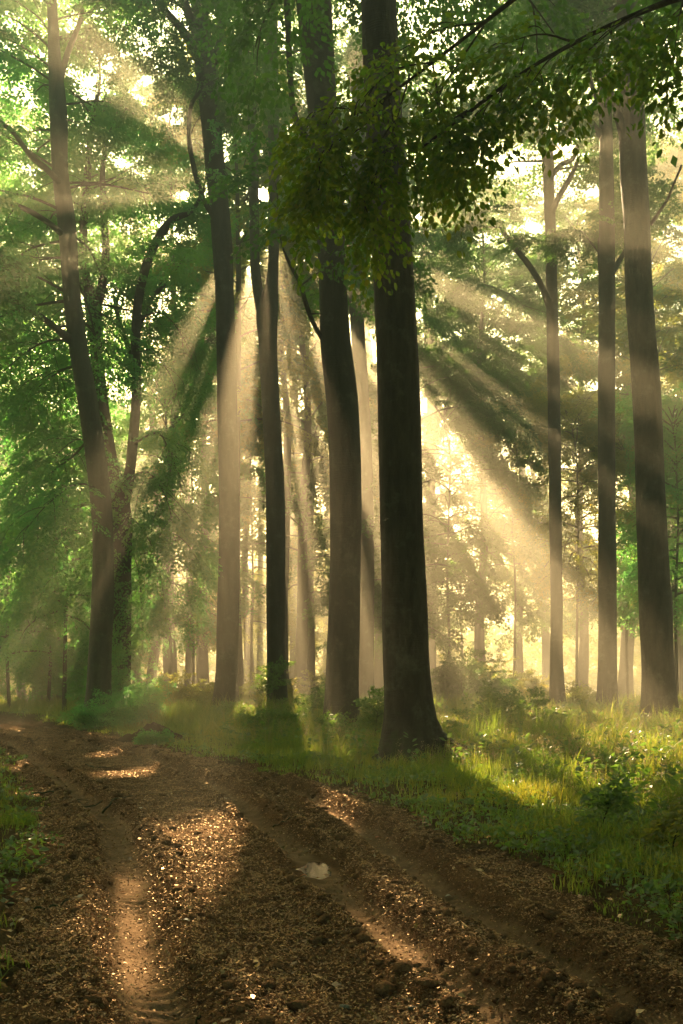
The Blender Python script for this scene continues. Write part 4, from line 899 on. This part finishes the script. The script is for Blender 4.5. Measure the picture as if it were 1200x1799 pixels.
def stone(px, py, s, label, seed, mat='mud', name='stone', cat='stone', grp='stones on the track', flat=.5):
    Yd = F*EYE/(py-HOR); x = (px-CX)/F*Yd; r = np.random.default_rng(seed)
    nu, nv = 20, 12; u = np.linspace(0, 2*math.pi, nu, endpoint=False); v = np.linspace(.02, math.pi-.02, nv)
    U, Vv = np.meshgrid(u, v); ph = r.uniform(0, 6, 6)
    R = s*(1+.16*np.sin(2*U+ph[0])*np.sin(Vv)+.12*np.sin(3*U+ph[1]+2*Vv)*np.sin(Vv)+.07*np.sin(6*U+ph[2])*np.sin(5*Vv+ph[3])*np.sin(Vv))
    V = np.stack([x+R*np.cos(U)*np.sin(Vv)*1.25, Yd+R*np.sin(U)*np.sin(Vv), gh(x, Yd)+s*flat*.5+R*np.cos(Vv)*flat], -1).reshape(-1, 3)
    i = np.arange(nv-1)[:, None]*nu; j = np.arange(nu)[None]; q = np.stack([i+j, i+nu+j, i+nu+(j+1) % nu, i+(j+1) % nu], -1).reshape(-1, 4)
    tag(mesh_obj(name, V, [q, np.arange(nu)[None][:, ::-1]], M[mat]), label, cat, grp)
m, n, o = newmat('stone'); p = N(n, 'ShaderNodeBsdfPrincipled'); p.inputs['Roughness'].default_value = .55
no = N(n, 'ShaderNodeTexNoise'); no.inputs['Scale'].default_value = 30; no.inputs['Detail'].default_value = 6; rp = ramp(n, [(.35, (.05, .06, .035)), (.7, (.16, .15, .10))]); g_ = N(n, 'ShaderNodeNewGeometry')
n.links.new(g_.outputs['Position'], no.inputs['Vector']); n.links.new(no.outputs['Fac'], rp.inputs[0]); n.links.new(rp.outputs[0], p.inputs['Base Color']); n.links.new(p.outputs[0], o.inputs[0]); M['stone'] = m
stone(606, 1773, .024, 'larger greenish pebble at the bottom edge of the track', 1, 'stone')
stone(727, 1779, .019, 'smaller greenish pebble at the bottom edge of the track', 2, 'stone')
def big_leaf(px, py, s, label, col, seed):
    Yd = F*EYE/(py-HOR); x = (px-CX)/F*Yd; r = np.random.default_rng(seed); a = r.uniform(0, 6.28); z = gh(x, Yd)+.02
    t = np.linspace(0, 1, 9); wv = .32*np.sin(math.pi*t**.8)**.9+.01
    c, s_ = math.cos(a), math.sin(a); V = []
    for k in range(9):
        for sg, lift in ((-1, .10), (0, 0), (1, .10)):
            lx = (t[k]-.5)*s; ly = sg*wv[k]*s; V.append([x+lx*c-ly*s_, Yd+lx*s_+ly*c, z+lift*s*abs(sg)+.12*s*math.sin(math.pi*t[k]*1.3)])
    q = [[3*k+j, 3*k+j+1, 3*k+j+4, 3*k+j+3] for k in range(8) for j in range(2)]
    mm = bpy.data.materials.new('fallen_leaf_'+str(seed)); mm.use_nodes = True; b = mm.node_tree.nodes['Principled BSDF']; b.inputs['Base Color'].default_value = (*col, 1); b.inputs['Roughness'].default_value = .5
    tag(mesh_obj('fallen_leaf', V, [np.array(q)], mm), label, 'leaf', 'single fallen leaves')
big_leaf(533, 1530, .055, 'bright orange fallen leaf beside the puddle', (.55, .17, .02), 1)
big_leaf(397, 1415, .09, 'pale upturned fallen leaf on the far middle of the track', (.35, .28, .18), 2)
big_leaf(666, 1462, .09, 'small red orange fallen leaf on the dark mud between the ruts', (.45, .12, .02), 3)
big_leaf(327, 1639, .06, 'pale grey fallen leaf in the shaded middle of the track', (.32, .29, .22), 4)
big_leaf(247, 1437, .07, 'pale curled leaf near the left rut', (.36, .33, .25), 5)
big_leaf(787, 1556, .05, 'tiny whitish leaf in the outer rut', (.45, .43, .36), 6)

# ------------------------------------------------------------------ the sun's disc, beyond the air
m, n, o = newmat('sun_disc'); e = N(n, 'ShaderNodeEmission'); e.inputs[0].default_value = (1, .66, .30, 1); e.inputs[1].default_value = 12; n.links.new(e.outputs[0], o.inputs[0])
D = 900.; cpos = EYEP+S*D
u = np.linspace(0, 2*math.pi, 32, endpoint=False); v = np.linspace(.05, math.pi-.05, 16); U, Vv = np.meshgrid(u, v); R = D*math.tan(math.radians(.35))
V = np.stack([cpos[0]+R*np.cos(U)*np.sin(Vv), cpos[1]+R*np.sin(U)*np.sin(Vv), cpos[2]+R*np.cos(Vv)], -1).reshape(-1, 3)
i = np.arange(15)[:, None]*32; j = np.arange(32)[None]; q = np.stack([i+j, i+32+j, i+32+(j+1) % 32, i+(j+1) % 32], -1).reshape(-1, 4)
sd_ = tag(mesh_obj('sky_sun', V, [q], m), 'glowing low sun in the sky between the twin stems', None, None, 'structure')
m.cycles.emission_sampling = 'NONE'

# ------------------------------------------------------------------ haze
m, n, o = newmat('haze'); pv = N(n, 'ShaderNodeVolumePrincipled'); pv.inputs['Color'].default_value = (.98, .91, .72, 1); pv.inputs['Density'].default_value = HAZE; pv.inputs['Anisotropy'].default_value = .68
n.links.new(pv.outputs[0], o.inputs['Volume'])
x0, x1, y0, y1, z0, z1 = -160, 160, -32, 262, -1.8, 41.5
V = [(x, y, z) for z in (z0, z1) for y in (y0, y1) for x in (x0, x1)]
q = np.array([[0, 2, 3, 1], [4, 5, 7, 6], [0, 1, 5, 4], [2, 6, 7, 3], [0, 4, 6, 2], [1, 3, 7, 5]])
hz = tag(mesh_obj('haze', V, [q], m, None, False), 'golden morning mist hanging through the wood', 'haze', None, 'stuff')
